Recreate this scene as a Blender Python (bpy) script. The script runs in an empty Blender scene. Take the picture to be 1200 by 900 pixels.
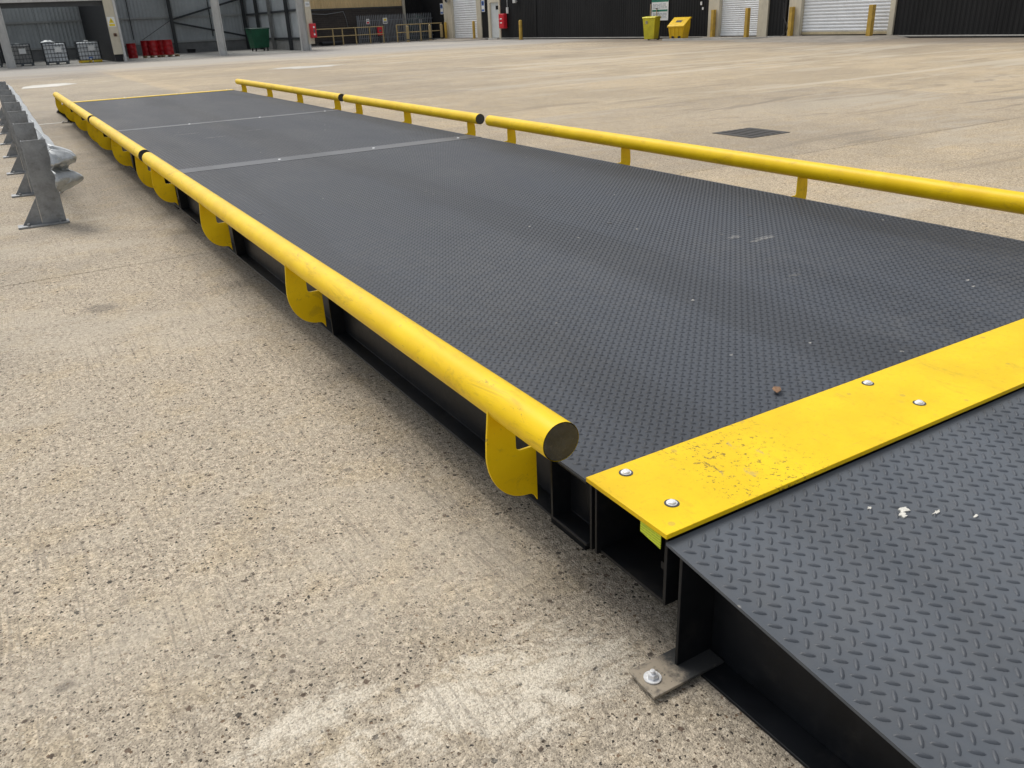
import bpy, bmesh, math, random
import numpy as np
from mathutils import Vector, Matrix, noise

random.seed(7)
SC = bpy.context.scene
COL = SC.collection

# ------------------------------------------------------------------ camera
D = 0.36                                   # deck height above the yard
cam_d = bpy.data.cameras.new('camera')
cam = bpy.data.objects.new('camera', cam_d)
COL.objects.link(cam)
SC.camera = cam
cam_d.sensor_width = 36.0
cam_d.lens = 959.29 / 1200.0 * 36.0
cam_d.clip_start = 0.05
cam_d.clip_end = 2000.0
_r = Vector((0.85577425, -0.51568108, -0.04151454))
_u = Vector((0.2436724, 0.33098478, 0.91163196))
_f = Vector((0.45637067, 0.79026711, -0.4089055))
M = Matrix.Identity(4)
for i in range(3):
    M[i][0] = _r[i]; M[i][1] = _u[i]; M[i][2] = -_f[i]
M[0][3], M[1][3], M[2][3] = -1.0496, -1.4636, 1.0751 + D
cam.matrix_world = M

# ------------------------------------------------------------------ sky and sun (bright overcast)
SUN_EL, SUN_AZ = math.radians(58), math.radians(-10)     # azimuth: from +Y towards +X
w = bpy.data.worlds.new('World'); SC.world = w; w.use_nodes = True
nt = w.node_tree; nt.nodes.clear()
sky = nt.nodes.new('ShaderNodeTexSky'); sky.sky_type = 'NISHITA'; sky.sun_disc = False
sky.sun_elevation = SUN_EL; sky.sun_rotation = SUN_AZ
sky.air_density = 1.0; sky.dust_density = 3.0; sky.ozone_density = 1.0
hs = nt.nodes.new('ShaderNodeHueSaturation'); hs.inputs['Saturation'].default_value = 0.30
bg = nt.nodes.new('ShaderNodeBackground'); bg.inputs['Strength'].default_value = 0.14
wo = nt.nodes.new('ShaderNodeOutputWorld')
nt.links.new(sky.outputs[0], hs.inputs['Color'])
nt.links.new(hs.outputs[0], bg.inputs['Color'])
nt.links.new(bg.outputs[0], wo.inputs['Surface'])
sun_d = bpy.data.lights.new('sun', 'SUN'); sun_d.energy = 1.45; sun_d.angle = math.radians(28)
sun_d.color = (1.0, 0.95, 0.87)
sun = bpy.data.objects.new('sun', sun_d); COL.objects.link(sun)
sv = Vector((math.cos(SUN_EL) * math.sin(SUN_AZ), math.cos(SUN_EL) * math.cos(SUN_AZ), math.sin(SUN_EL)))
sun.rotation_euler = sv.to_track_quat('Z', 'Y').to_euler()
sun.location = sv * 60
vs = SC.view_settings
vs.view_transform = 'Standard'; vs.look = 'None'; vs.gamma = 1.0; vs.use_curve_mapping = False
vs.exposure = 0.35
SC.cycles.max_bounces = 6; SC.cycles.diffuse_bounces = 3; SC.cycles.glossy_bounces = 2; SC.cycles.transparent_max_bounces = 6
SC.cycles.caustics_reflective = False; SC.cycles.caustics_refractive = False

# ------------------------------------------------------------------ helpers
def tag(o, label, cat, group=None):
    o['label'] = label; o['category'] = cat
    if group: o['group'] = group
    return o

def thing(name, label, cat, loc=(0, 0, 0), group=None):
    o = bpy.data.objects.new(name, None); COL.objects.link(o)
    o.location = loc; o.empty_display_size = 0.2
    return tag(o, label, cat, group)

def wloc(o):
    v = Vector((0, 0, 0))
    while o is not None:
        v = v + o.location; o = o.parent
    return v

def bm_rot(pts, c, a):
    ca, sa = math.cos(a), math.sin(a)
    return [(c[0] + (p[0] - c[0]) * ca - (p[1] - c[1]) * sa, c[1] + (p[0] - c[0]) * sa + (p[1] - c[1]) * ca, p[2]) for p in pts]

class MB:
    """collects shapes in world coordinates, then builds ONE mesh object"""
    def __init__(s): s.v = []; s.f = []; s.m = []
    def add(s, vs_, fs_, mi=0):
        b = len(s.v); s.v += [tuple(v) for v in vs_]
        s.f += [tuple(b + i for i in f) for f in fs_]; s.m += [mi] * len(fs_)
        return s
    def box(s, x0, x1, y0, y1, z0, z1, mi=0, rot=None):
        v = [(x0,y0,z0),(x1,y0,z0),(x1,y1,z0),(x0,y1,z0),(x0,y0,z1),(x1,y0,z1),(x1,y1,z1),(x0,y1,z1)]
        if rot: v = bm_rot(v, ((x0+x1)/2, (y0+y1)/2), rot)
        return s.add(v, [(0,3,2,1),(4,5,6,7),(0,1,5,4),(1,2,6,5),(2,3,7,6),(3,0,4,7)], mi)
    def frustum(s, b, t, z0, z1, mi=0):      # b, t = (x0,x1,y0,y1)
        v = [(b[0],b[2],z0),(b[1],b[2],z0),(b[1],b[3],z0),(b[0],b[3],z0),(t[0],t[2],z1),(t[1],t[2],z1),(t[1],t[3],z1),(t[0],t[3],z1)]
        return s.add(v, [(0,3,2,1),(4,5,6,7),(0,1,5,4),(1,2,6,5),(2,3,7,6),(3,0,4,7)], mi)
    def prism(s, poly, axis, a, b, mi=0):    # poly in the two other axes (ascending order of axis index)
        n = len(poly)
        def mk(p, h):
            return (h, p[0], p[1]) if axis == 0 else (p[0], h, p[1]) if axis == 1 else (p[0], p[1], h)
        v = [mk(p, a) for p in poly] + [mk(p, b) for p in poly]
        ar = sum(poly[i][0]*poly[(i+1)%n][1] - poly[(i+1)%n][0]*poly[i][1] for i in range(n))
        fl = (ar > 0) ^ (axis == 1) ^ (b < a)
        f = [tuple(range(n)), tuple(range(2*n-1, n-1, -1))] + [(i, n+i, n+(i+1)%n, (i+1)%n) for i in range(n)]
        if fl: f = [q[::-1] for q in f]
        return s.add(v, f, mi)
    def cyl(s, p0, p1, r, n=16, r1=None, caps=True, mi=0):
        p0, p1 = Vector(p0), Vector(p1); r1 = r if r1 is None else r1
        d = (p1 - p0).normalized(); a = d.orthogonal().normalized(); b = d.cross(a)
        v = []
        for p, q in ((p0, r), (p1, r1)):
            for i in range(n):
                t = 2*math.pi*i/n; v.append(tuple(p + (a*math.cos(t) + b*math.sin(t))*q))
        f = [(i, (i+1)%n, n+(i+1)%n, n+i) for i in range(n)]
        if caps: f += [tuple(range(n-1, -1, -1)), tuple(range(n, 2*n))]
        return s.add(v, f, mi)
    def lathe(s, prof, c, n=24, mi=0):       # prof = [(r,z)...] bottom to top
        v = []
        for r, z in prof:
            for i in range(n):
                t = 2*math.pi*i/n; v.append((c[0]+r*math.cos(t), c[1]+r*math.sin(t), c[2]+z))
        f = []
        for k in range(len(prof)-1):
            for i in range(n): f.append((k*n+i, k*n+(i+1)%n, (k+1)*n+(i+1)%n, (k+1)*n+i))
        f += [tuple(range(n-1, -1, -1)), tuple(range((len(prof)-1)*n, len(prof)*n))]
        return s.add(v, f, mi)
    def bar(s, p0, p1, wd, ht, mi=0):
        p0, p1 = Vector(p0), Vector(p1); d = (p1-p0).normalized()
        up = Vector((0,0,1)) if abs(d.z) < .95 else Vector((0,1,0))
        a = d.cross(up).normalized()*wd/2; b = a.cross(d).normalized()*ht/2
        v = []
        for p in (p0, p1): v += [tuple(p-a-b), tuple(p+a-b), tuple(p+a+b), tuple(p-a+b)]
        return s.add(v, [(0,1,2,3),(7,6,5,4),(0,4,5,1),(1,5,6,2),(2,6,7,3),(3,7,4,0)], mi)
    def tube(s, pts, r, n=8, mi=0):
        for a, b in zip(pts[:-1], pts[1:]): s.cyl(a, b, r, n, mi=mi)
        return s
    def rotz(s, c, a): s.v = bm_rot(s.v, c, a); return s
    def build(s, name, mat, parent=None, angle=35, bevel=0, seg=2, origin=None):
        me = bpy.data.meshes.new(name)
        a = np.array(s.v)
        o = Vector(origin) if origin is not None else Vector((((a[:,0].min()+a[:,0].max())/2), (a[:,1].min()+a[:,1].max())/2, a[:,2].min()))
        me.from_pydata([tuple(p) for p in (a - np.array(o))], [], s.f)
        ms = mat if isinstance(mat, (list, tuple)) else [mat]
        for m in ms: me.materials.append(m)
        if len(ms) > 1: me.polygons.foreach_set('material_index', s.m)
        if angle:
            me.polygons.foreach_set('use_smooth', [True]*len(me.polygons))
            me.set_sharp_from_angle(angle=math.radians(angle))
        me.update()
        ob = bpy.data.objects.new(name, me); COL.objects.link(ob)
        if parent is not None:
            ob.parent = parent; ob.location = o - wloc(parent)
        else: ob.location = o
        if bevel:
            bv = ob.modifiers.new('bevel', 'BEVEL'); bv.width = bevel; bv.segments = seg; bv.limit_method = 'ANGLE'
            bv.angle_limit = math.radians(40); bv.harden_normals = False
        return ob

def clone(o, offset, parent='same'):
    c = o.copy(); COL.objects.link(c)
    if parent != 'same': c.parent = parent
    c.location = o.location + Vector(offset)
    return c

def clone_tree(root, loc, label=None):
    r = root.copy(); COL.objects.link(r); r.location = loc
    if label: r['label'] = label
    for ch in list(root.children):
        c = ch.copy(); COL.objects.link(c); c.parent = r
        for g in list(ch.children):
            d = g.copy(); COL.objects.link(d); d.parent = c
    return r

def struct(o): o['kind'] = 'structure'; return o

# ------------------------------------------------------------------ materials
class NT:
    def __init__(s, name):
        s.mat = bpy.data.materials.new(name); s.mat.use_nodes = True
        s.t = s.mat.node_tree; s.b = s.t.nodes['Principled BSDF']
        s._pos = None; s.dim = '3D'
    def n(s, ty, **kw):
        x = s.t.nodes.new(ty)
        for k, v in kw.items():
            if hasattr(x, k): setattr(x, k, v)
            else: x.inputs[k].default_value = v
        return x
    def l(s, a, b): s.t.links.new(a, b)
    def pos(s):
        if s._pos is None: s._pos = s.n('ShaderNodeNewGeometry').outputs['Position']
        return s._pos
    def obj(s): return s.n('ShaderNodeTexCoord').outputs['Object']
    def scale(s, v, sc):
        m = s.n('ShaderNodeVectorMath', operation='MULTIPLY'); s.l(v, m.inputs[0]); m.inputs[1].default_value = sc
        return m.outputs[0]
    def noise(s, v, sc, det=4, rough=.55, dist=0):
        x = s.n('ShaderNodeTexNoise', noise_dimensions=s.dim); x.inputs['Scale'].default_value = sc; x.inputs['Detail'].default_value = det
        x.inputs['Roughness'].default_value = rough; x.inputs['Distortion'].default_value = dist
        s.l(v, x.inputs['Vector']); return x.outputs['Fac']
    def voro(s, v, sc, feature='F1', rnd=1):
        x = s.n('ShaderNodeTexVoronoi', feature=feature, voronoi_dimensions=s.dim); x.inputs['Scale'].default_value = sc
        x.inputs['Randomness'].default_value = rnd
        s.l(v, x.inputs['Vector']); return x
    def math(s, op, a, b=None, c=None, clamp=False):
        x = s.n('ShaderNodeMath', operation=op); x.use_clamp = clamp
        for i, q in enumerate((a, b, c)):
            if q is None: continue
            if isinstance(q, (int, float)): x.inputs[i].default_value = q
            else: s.l(q, x.inputs[i])
        return x.outputs[0]
    def ramp(s, v, a, b, lo=0., hi=1.):
        x = s.n('ShaderNodeMapRange'); x.interpolation_type = 'SMOOTHSTEP'
        s.l(v, x.inputs['Value'])
        for k, q in zip(('From Min', 'From Max', 'To Min', 'To Max'), (a, b, lo, hi)): x.inputs[k].default_value = q
        return x.outputs[0]
    def mix(s, fac, a, b, mode='MIX'):
        x = s.n('ShaderNodeMix', data_type='RGBA', blend_type=mode)
        for sock, q in ((x.inputs[0], fac), (x.inputs[6], a), (x.inputs[7], b)):
            if isinstance(q, (int, float)): sock.default_value = q
            elif isinstance(q, tuple): sock.default_value = q if len(q) == 4 else q + (1,)
            else: s.l(q, sock)
        return x.outputs[2]
    def sep(s, v):
        x = s.n('ShaderNodeSeparateXYZ'); s.l(v, x.inputs[0]); return x.outputs
    def bump(s, h, st=.3, dist=.01, prev=None):
        x = s.n('ShaderNodeBump'); x.inputs['Strength'].default_value = st; x.inputs['Distance'].default_value = dist
        s.l(h, x.inputs['Height'])
        if prev is not None: s.l(prev, x.inputs['Normal'])
        return x.outputs[0]
    def out(s, col=None, rough=None, normal=None, metal=None, spec=None):
        for k, q in (('Base Color', col), ('Roughness', rough), ('Normal', normal), ('Metallic', metal), ('Specular IOR Level', spec)):
            if q is None: continue
            if isinstance(q, (int, float)): s.b.inputs[k].default_value = q
            elif isinstance(q, tuple): s.b.inputs[k].default_value = q if len(q) == 4 else q + (1,)
            else: s.l(q, s.b.inputs[k])
        return s.mat

def simple(name, col, rough=.6, var=.15, sc=3., metal=0., dirt=None, stretch=(1,1,1), bump=0.0, spec=None):
    m = NT(name); v = m.scale(m.pos(), stretch)
    n1 = m.noise(v, sc, 5, .6); n2 = m.noise(v, sc*7, 3, .6)
    f = m.ramp(m.math('ADD', m.math('MULTIPLY', n1, .7), m.math('MULTIPLY', n2, .3)), .35, .65)
    dk = tuple(c*(1-var) for c in col); lt = tuple(min(1, c*(1+var*.6)) for c in col)
    c = m.mix(f, dk, lt)
    if dirt: c = m.mix(m.math('MULTIPLY', m.ramp(m.noise(v, sc*1.7, 6, .7), .52, .72), dirt[1]), c, dirt[0])
    rr = m.math('ADD', m.math('MULTIPLY', n2, .2), rough-.1)
    nrm = m.bump(n2, bump, .005) if bump else None
    return m.out(c, rr, nrm, metal, spec)

def concrete(name, tint=(1,1,1), slabs=True):
    m = NT(name); m.dim = '2D'; p = m.pos(); x, y, z = m.sep(p)
    big = m.noise(p, .22, 3, .6); mid = m.noise(p, 1.3, 4, .65); fine = m.noise(p, 60, 2, .7)
    A = tuple(a*b for a, b in zip((.43,.375,.295), tint)); B = tuple(a*b for a, b in zip((.335,.297,.242), tint))
    c = m.mix(m.ramp(m.math('ADD', m.math('MULTIPLY', big, .6), m.math('MULTIPLY', mid, .4)), .36, .64), B, A)
    # exposed aggregate: fine grain plus scattered dark, brown and pale stones of irregular outline
    v1 = m.voro(p, 240); hv = m.sep(v1.outputs['Color'])
    tone = m.math('MULTIPLY', m.ramp(hv[0], 0, 1, .76, 1.22), m.ramp(fine, .25, .75, .86, 1.14))
    cc = m.n('ShaderNodeVectorMath', operation='SCALE'); m.l(c, cc.inputs[0]); m.l(tone, cc.inputs['Scale'])
    c = cc.outputs[0]
    dk1 = m.math('MULTIPLY', m.ramp(hv[2], .87, .89), m.ramp(v1.outputs['Distance'], .55, .40))
    c = m.mix(m.math('MULTIPLY', dk1, .68), c, (.085,.077,.067))
    c = m.mix(m.math('MULTIPLY', m.ramp(m.noise(p, 3.6, 3, .65), .48, .68), .35), c, m.mix(1., c, (1.07,1.0,.84), 'MULTIPLY'))
    dv = m.n('ShaderNodeTexNoise', noise_dimensions='2D'); dv.inputs['Scale'].default_value = 140; dv.inputs['Detail'].default_value = 1; m.l(p, dv.inputs['Vector'])
    dvs = m.n('ShaderNodeVectorMath', operation='MULTIPLY_ADD'); m.l(dv.outputs['Color'], dvs.inputs[0]); dvs.inputs[1].default_value = (.009,.009,0); m.l(p, dvs.inputs[2])
    v2 = m.voro(dvs.outputs[0], 88); h2 = m.sep(v2.outputs['Color'])
    size = m.ramp(h2[2], 0, 1, .16, .40)
    inst = m.ramp(m.math('SUBTRACT', size, v2.outputs['Distance']), 0, .05)
    stone = m.mix(m.ramp(h2[1], .3, .95), (.026,.025,.024), (.17,.12,.08))
    c = m.mix(m.math('MULTIPLY', m.math('MULTIPLY', inst, m.ramp(h2[0], .81, .82)), .95), c, stone)
    c = m.mix(m.math('MULTIPLY', m.math('MULTIPLY', inst, m.ramp(h2[0], .16, .15)), .55), c, (.60,.55,.46))
    v3 = m.voro(dvs.outputs[0], 21); h3 = m.sep(v3.outputs['Color'])
    dk3 = m.math('MULTIPLY', m.ramp(h3[0], .90, .905), m.ramp(v3.outputs['Distance'], .17, .13))
    c = m.mix(m.math('MULTIPLY', dk3, .9), c, m.mix(h3[1], (.035,.034,.033), (.14,.10,.075)))
    # sandier, coarser finish on the open yard beyond the weighbridge
    yard = m.ramp(x, 3.0, 3.2)
    c = m.mix(yard, c, m.mix(1., c, (1.15,1.10,1.01), 'MULTIPLY'))
    gr = m.ramp(m.noise(p, 42, 1, .7), .3, .7, .86, 1.14)
    g2 = m.n('ShaderNodeVectorMath', operation='SCALE'); m.l(c, g2.inputs[0]); m.l(gr, g2.inputs['Scale']); c = g2.outputs[0]
    # soft stains
    st = m.ramp(m.noise(p, .9, 5, .75, .6), .56, .74)
    c = m.mix(m.math('MULTIPLY', st, .22), c, (.19,.17,.15))
    sm = m.ramp(m.noise(m.scale(p, (.35, 1.0, 1)), .8, 4, .7), .56, .70)
    c = m.mix(m.math('MULTIPLY', sm, .35), c, (.50,.455,.38))
    # worn tyre paths across the far yard: run along X with drift, and greyer ground by the buildings
    tr = m.ramp(m.noise(m.scale(p, (.10, .75, 1)), 1.0, 5, .7, .8), .50, .64)
    far = m.ramp(x, 6., 13.)
    c = m.mix(m.math('MULTIPLY', m.math('MULTIPLY', tr, far), .5), c, (.53,.485,.40))
    tr2 = m.ramp(m.noise(m.scale(p, (.16, .9, 1)), 1.7, 4, .7, 1.2), .56, .70)
    c = m.mix(m.math('MULTIPLY', m.math('MULTIPLY', tr2, m.ramp(x, 4., 8.)), .55), c, (.23,.20,.16))
    nearw = m.ramp(m.math('ADD', x, m.math('MULTIPLY', m.noise(m.scale(p, (.5,.15,1)), 1., 4, .6), 5)), 27.5, 31.5)
    c = m.mix(m.math('MULTIPLY', nearw, .62), c, (.155,.135,.118))
    nears = m.ramp(m.math('ADD', y, m.math('MULTIPLY', m.noise(m.scale(p, (.12,.5,1)), 1., 5, .6), 9)), 41.5, 49.)
    c = m.mix(m.math('MULTIPLY', nears, .75), c, (.40,.39,.37))
    # cement dust spilled beside the ramp foot, and old oil drips
    def blob(cx, cy, sx, sy):
        q = m.n('ShaderNodeCombineXYZ'); m.l(m.math('MULTIPLY', m.math('SUBTRACT', x, cx), 1/sx), q.inputs[0]); m.l(m.math('MULTIPLY', m.math('SUBTRACT', y, cy), 1/sy), q.inputs[1])
        ln = m.n('ShaderNodeVectorMath', operation='LENGTH'); m.l(q.outputs[0], ln.inputs[0]); return ln.outputs['Value']
    dn = m.noise(m.scale(p, (1.3, 2.6, 1)), 5.5, 6, .74, .6)
    near = m.math('MINIMUM', blob(-.27, -.20, .38, .20), m.math('MINIMUM', blob(-.80, -.02, .26, .085), blob(-.45, -.14, .5, .16)))
    dm = m.ramp(m.math('SUBTRACT', m.math('MULTIPLY', dn, 1.7), m.math('MULTIPLY', near, .55)), .36, .84)
    grit = m.ramp(hv[0], .1, .9, .45, 1.)
    c = m.mix(m.math('MULTIPLY', m.math('MULTIPLY', dm, grit), .86), c, (.68,.635,.545))
    for (cx, cy, sx, sy, k) in ((-.82, 3.62, .10, .13, .42), (-.30, 1.02, .022, .022, .6), (-1.25, .42, .03, .02, .5), (-.35, 9.2, .5, 2.5, .25)):
        sm_ = m.ramp(m.math('SUBTRACT', m.math('MULTIPLY', mid, 1.2), m.math('MULTIPLY', blob(cx, cy, sx, sy), .4)), .12, .42)
        c = m.mix(m.math('MULTIPLY', sm_, k), c, (.10,.092,.084))
    # drain dark patch
    # brushed grooves along Y
    gx = m.math('ADD', m.math('MULTIPLY', x, 1.0), m.math('MULTIPLY', m.noise(m.scale(p, (1,.4,1)), 1.1, 2), .12))
    gn = m.n('ShaderNodeTexNoise', noise_dimensions='2D'); gn.inputs['Scale'].default_value = 95; gn.inputs['Detail'].default_value = 1
    gq = m.n('ShaderNodeCombineXYZ'); m.l(gx, gq.inputs[0]); m.l(m.math('MULTIPLY', y, .025), gq.inputs[1]); m.l(gq.outputs[0], gn.inputs['Vector'])
    groove = m.math('MULTIPLY', m.ramp(gn.outputs['Fac'], .38, .32), m.ramp(mid, .42, .58))
    c = m.mix(m.math('MULTIPLY', groove, .32), c, (.17,.15,.13))
    h = m.math('ADD', m.math('MULTIPLY', m.math('SUBTRACT', 1., v1.outputs['Distance']), .6), m.math('MULTIPLY', fine, .8))
    nr = m.bump(h, .7, .004)
    oi = m.n('ShaderNodeObjectInfo')
    if slabs:
        c2 = m.mix(oi.outputs['Random'], (.90,.90,.91), (1.06,1.04,1.0)); c = m.mix(1., c, c2, 'MULTIPLY')
    return m.out(c, .9, nr, spec=.15)

def paint_yellow(name='yellow_paint', worn=0.0):
    m = NT(name); p = m.pos()
    n1 = m.noise(p, 4, 5, .6); n2 = m.noise(p, 33, 5, .7)
    c = m.mix(m.ramp(n1, .3, .7), (.76,.495,.003), (.86,.585,.006))
    grime = m.ramp(m.noise(m.scale(p, (1,.35,1)), 9, 7, .75, .4), .58, .74)
    c = m.mix(m.math('MULTIPLY', grime, .42), c, (.40,.26,.02))
    x, y, z = m.sep(p)
    spk = m.voro(p, 26); s3 = m.sep(spk.outputs['Color'])
    chip = m.math('MULTIPLY', m.ramp(s3[0], .93, .95), m.ramp(spk.outputs['Distance'], .28, .16))
    scr = m.math('MULTIPLY', m.ramp(m.noise(m.scale(p, (9,1.2,9)), 6, 4, .7), .64, .70), .6)
    c = m.mix(m.math('MULTIPLY', m.math('MAXIMUM', chip, scr), .35), c, (.30,.22,.10))
    if not worn:
        rub = m.ramp(m.noise(m.scale(p, (2.2,.55,2.2)), 5.5, 6, .78, .9), .53, .66)
        c = m.mix(m.math('MULTIPLY', rub, .5), c, (.46,.29,.02))
        drk = m.ramp(m.noise(m.scale(p, (1,.6,1)), 21, 5, .8, .3), .63, .68)
        c = m.mix(m.math('MULTIPLY', drk, .5), c, (.17,.12,.04))
        pal = m.ramp(m.noise(m.scale(p, (1,.7,1)), 3.1, 6, .8, .2), .705, .725)
        c = m.mix(m.math('MULTIPLY', pal, .7), c, (.70,.62,.42))
    if worn:
        # pitted, scraped paint where wheels climb on, near the left end
        zone = m.math('MULTIPLY', m.ramp(x, .16, .26), m.ramp(x, .66, .40))
        pit = m.ramp(m.noise(p, 60, 6, .8), .555, .60)
        pit2 = m.ramp(m.noise(m.scale(p, (1,.3,1)), 34, 5, .8), .61, .65)
        zone2 = m.math('MAXIMUM', m.math('MULTIPLY', zone, m.ramp(m.noise(p, 9, 4, .7), .36, .52)), .14)
        c = m.mix(m.math('MULTIPLY', m.math('MULTIPLY', m.math('MAXIMUM', pit, pit2), zone2), .75), c, (.045,.038,.028))
        bare = m.math('MULTIPLY', m.ramp(m.noise(m.scale(p, (1,.5,1)), 18, 6, .75), .60, .66), m.math('MULTIPLY', zone, .45))
        c = m.mix(bare, c, (.34,.28,.17))
        sc2 = m.math('MULTIPLY', m.ramp(m.noise(m.scale(p, (1.2,14,1)), 5, 5, .75, .3), .62, .72), .35)
        c = m.mix(sc2, c, (.45,.30,.06))
    rr = m.math('ADD', .33, m.math('MULTIPLY', n2, .2))
    return m.out(c, rr, m.bump(n2, .05, .002), spec=.22)

def deck_paint(name, base=(.056,.063,.074), dusty=.28, gloss=(.36,.52), spec=.2):
    m = NT(name); p = m.pos(); x, y, z = m.sep(p)
    n1 = m.noise(m.scale(p, (1., .22, 1)), 1.6, 6, .65, .4); n2 = m.noise(p, 14, 5, .7); n3 = m.noise(p, .55, 4, .6)
    lt = tuple(min(1, q*1.22) for q in base); dk = tuple(q*.84 for q in base)
    c = m.mix(m.ramp(n1, .32, .68), dk, lt)
    dust = m.math('MULTIPLY', m.ramp(m.math('ADD', m.math('MULTIPLY', n3, .5), m.math('MULTIPLY', n2, .5)), .46, .66), dusty)
    c = m.mix(dust, c, (.135,.132,.125))
    if name != 'slate_grey_ramp_paint' and name != 'shaded_ramp_tread':
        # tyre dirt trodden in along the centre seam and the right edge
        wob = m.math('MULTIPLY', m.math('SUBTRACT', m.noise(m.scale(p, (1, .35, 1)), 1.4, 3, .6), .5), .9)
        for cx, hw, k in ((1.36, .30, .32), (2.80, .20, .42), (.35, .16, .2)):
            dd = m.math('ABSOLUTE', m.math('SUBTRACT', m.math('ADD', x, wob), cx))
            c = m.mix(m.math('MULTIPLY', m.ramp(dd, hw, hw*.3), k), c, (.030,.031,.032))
    sc = m.math('MULTIPLY', m.ramp(m.noise(m.scale(p, (.6, 7, 1)), 2.2, 6, .75, .5), .66, .76), .35)
    c = m.mix(sc, c, (.19,.185,.175))
    v = m.voro(p, 17); h = m.sep(v.outputs['Color'])
    sp = m.math('MULTIPLY', m.ramp(h[0], .985, .99), m.ramp(v.outputs['Distance'], .16, .08))
    c = m.mix(m.math('MULTIPLY', sp, .7), c, (.5,.48,.43))
    rr = m.math('ADD', m.ramp(n1, .3, .7, *gloss), m.math('MULTIPLY', n2, .12))
    return m.out(c, rr, None, spec=spec)

M_conc = concrete('yard_concrete')
M_yel = paint_yellow('yellow_paint')
M_plate = paint_yellow('worn_yellow_paint', 1.0)
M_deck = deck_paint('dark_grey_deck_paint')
M_ramp = deck_paint('slate_grey_ramp_paint', (.092,.103,.117), .2)
M_tread = deck_paint('shaded_deck_tread', (.040,.045,.054), .2, (.36,.50), .2)  # darker than the plate: shade on the bars' near sides put into the colour
M_rtread = deck_paint('shaded_ramp_tread', (.066,.074,.086), .15, (.34,.48), .24)  # ramp bars likewise, near-side shade darkened into the base colour
M_joint = deck_paint('grey_joint_paint', (.094,.098,.104), .5)
M_black = simple('black_steel_paint', (.008,.0092,.0115), .42, .3, 6, dirt=((.028,.027,.026), .5), spec=.2)
M_cap = simple('dark_steel_cap', (.035,.036,.036), .5, .35, 30, dirt=((.11,.10,.085), .6), bump=.1)
M_zinc = simple('zinc_bolt', (.82,.83,.84), .35, .15, 80, metal=.25)
M_galv = simple('galvanised_steel', (.47,.49,.49), .48, .22, 9, metal=.55, dirt=((.19,.19,.18), .6), bump=.06)
M_galvp = simple('galvanised_post', (.30,.31,.315), .55, .2, 9, metal=.35, dirt=((.15,.15,.145), .6), bump=.06)
M_soil = simple('joint_filler', (.11,.10,.09), .95, .3, 6)
M_dclad = simple('black_cladding', (.0165,.0168,.0175), .6, .2, .8, dirt=((.026,.026,.026), .5), stretch=(1,1,.25), spec=.15)
M_cream = simple('cream_paint', (.60,.55,.43), .6, .12, 1.2, dirt=((.33,.29,.21), .5), stretch=(1,1,.4))
M_creamclad = simple('cream_cladding', (.66,.49,.25), .6, .10, 1., dirt=((.36,.25,.11), .4), stretch=(1,1,.3))
M_white = simple('white_shutter', (.80,.82,.83), .45, .06, 1., dirt=((.45,.45,.43), .35))
M_trim = simple('pale_trim', (.50,.49,.45), .6, .15, 2.)
M_colgrey = simple('pale_grey_steel', (.55,.55,.53), .55, .12, 1.5, dirt=((.28,.27,.25), .5), stretch=(1,1,.4))
M_shedwall = simple('grey_shed_lining', (.56,.59,.60), .6, .1, .7)
M_shedplinth = simple('shed_plinth', (.27,.27,.265), .8, .2, 1.5)
M_shedfloor = simple('shed_floor_concrete', (.32,.305,.285), .85, .25, .8, dirt=((.12,.11,.10), .6))
M_girt = simple('pale_girt', (.50,.51,.50), .5, .1, 2)
M_darksteel = simple('dark_steel', (.05,.055,.06), .5, .2, 2)
M_roof = simple('shed_roof', (.16,.165,.17), .6, .15, 1.)
M_divider = simple('divider_wall_lining', (.012,.0125,.015), .6, .2, 1.)
M_red = simple('red_drum_paint', (.45,.012,.018), .4, .2, 5)
M_redbox = simple('red_plastic', (.62,.02,.035), .4, .1, 5)
M_wood = simple('pallet_timber', (.42,.31,.19), .8, .3, 9, stretch=(1,1,4))
M_green = simple('green_plastic', (.012,.11,.055), .5, .2, 3)
M_dkgreen = simple('dark_green_paint', (.012,.05,.038), .5, .2, 3)
M_dkplastic = simple('black_plastic', (.015,.015,.016), .5, .2, 5)
M_lime = simple('lime_plastic', (.66,.59,.03), .5, .12, 4, dirt=((.33,.30,.05), .5))
M_amber = simple('amber_plastic', (.78,.50,.008), .45, .1, 4, dirt=((.45,.28,.05), .4))
M_boll = simple('ochre_bollard_paint', (.52,.33,.05), .6, .2, 4, dirt=((.28,.19,.07), .6))
M_hand = simple('pale_ochre_rail_paint', (.42,.32,.15), .6, .2, 4, dirt=((.2,.15,.08), .6))
M_brick = None
M_tank = simple('ibc_plastic', (.62,.65,.67), .4, .15, 3)
M_tankd = simple('ibc_plastic_grimy', (.30,.30,.29), .5, .25, 3)
M_cage = simple('ibc_cage', (.10,.11,.12), .45, .2, 6, metal=.5)
M_wsign = simple('white_sign', (.78,.79,.78), .4, .04, 3)
M_gsign = simple('green_sign', (.01,.17,.11), .4, .05, 3)
M_bsign = simple('blue_sign', (.05,.14,.42), .4, .05, 3)
M_ysign = simple('yellow_sign', (.80,.62,.03), .4, .05, 3)
M_ink = simple('dark_ink', (.10,.11,.12), .5, .05, 3)
M_inkg = simple('grey_ink', (.33,.36,.38), .5, .05, 3)
M_glass = simple('dark_glass', (.02,.022,.025), .1, .05, 3)
M_leaf = simple('dry_leaf', (.23,.13,.07), .8, .35, 60)
M_splash = simple('white_splash', (.66,.64,.57), .7, .2, 40)
M_scuff = simple('pale_scuff', (.17,.17,.165), .7, .6, 90, dirt=((.05,.055,.065), .9))
M_paint = simple('worn_white_paint', (.60,.58,.52), .8, .2, 2, dirt=((.40,.35,.28), .9))
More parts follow.
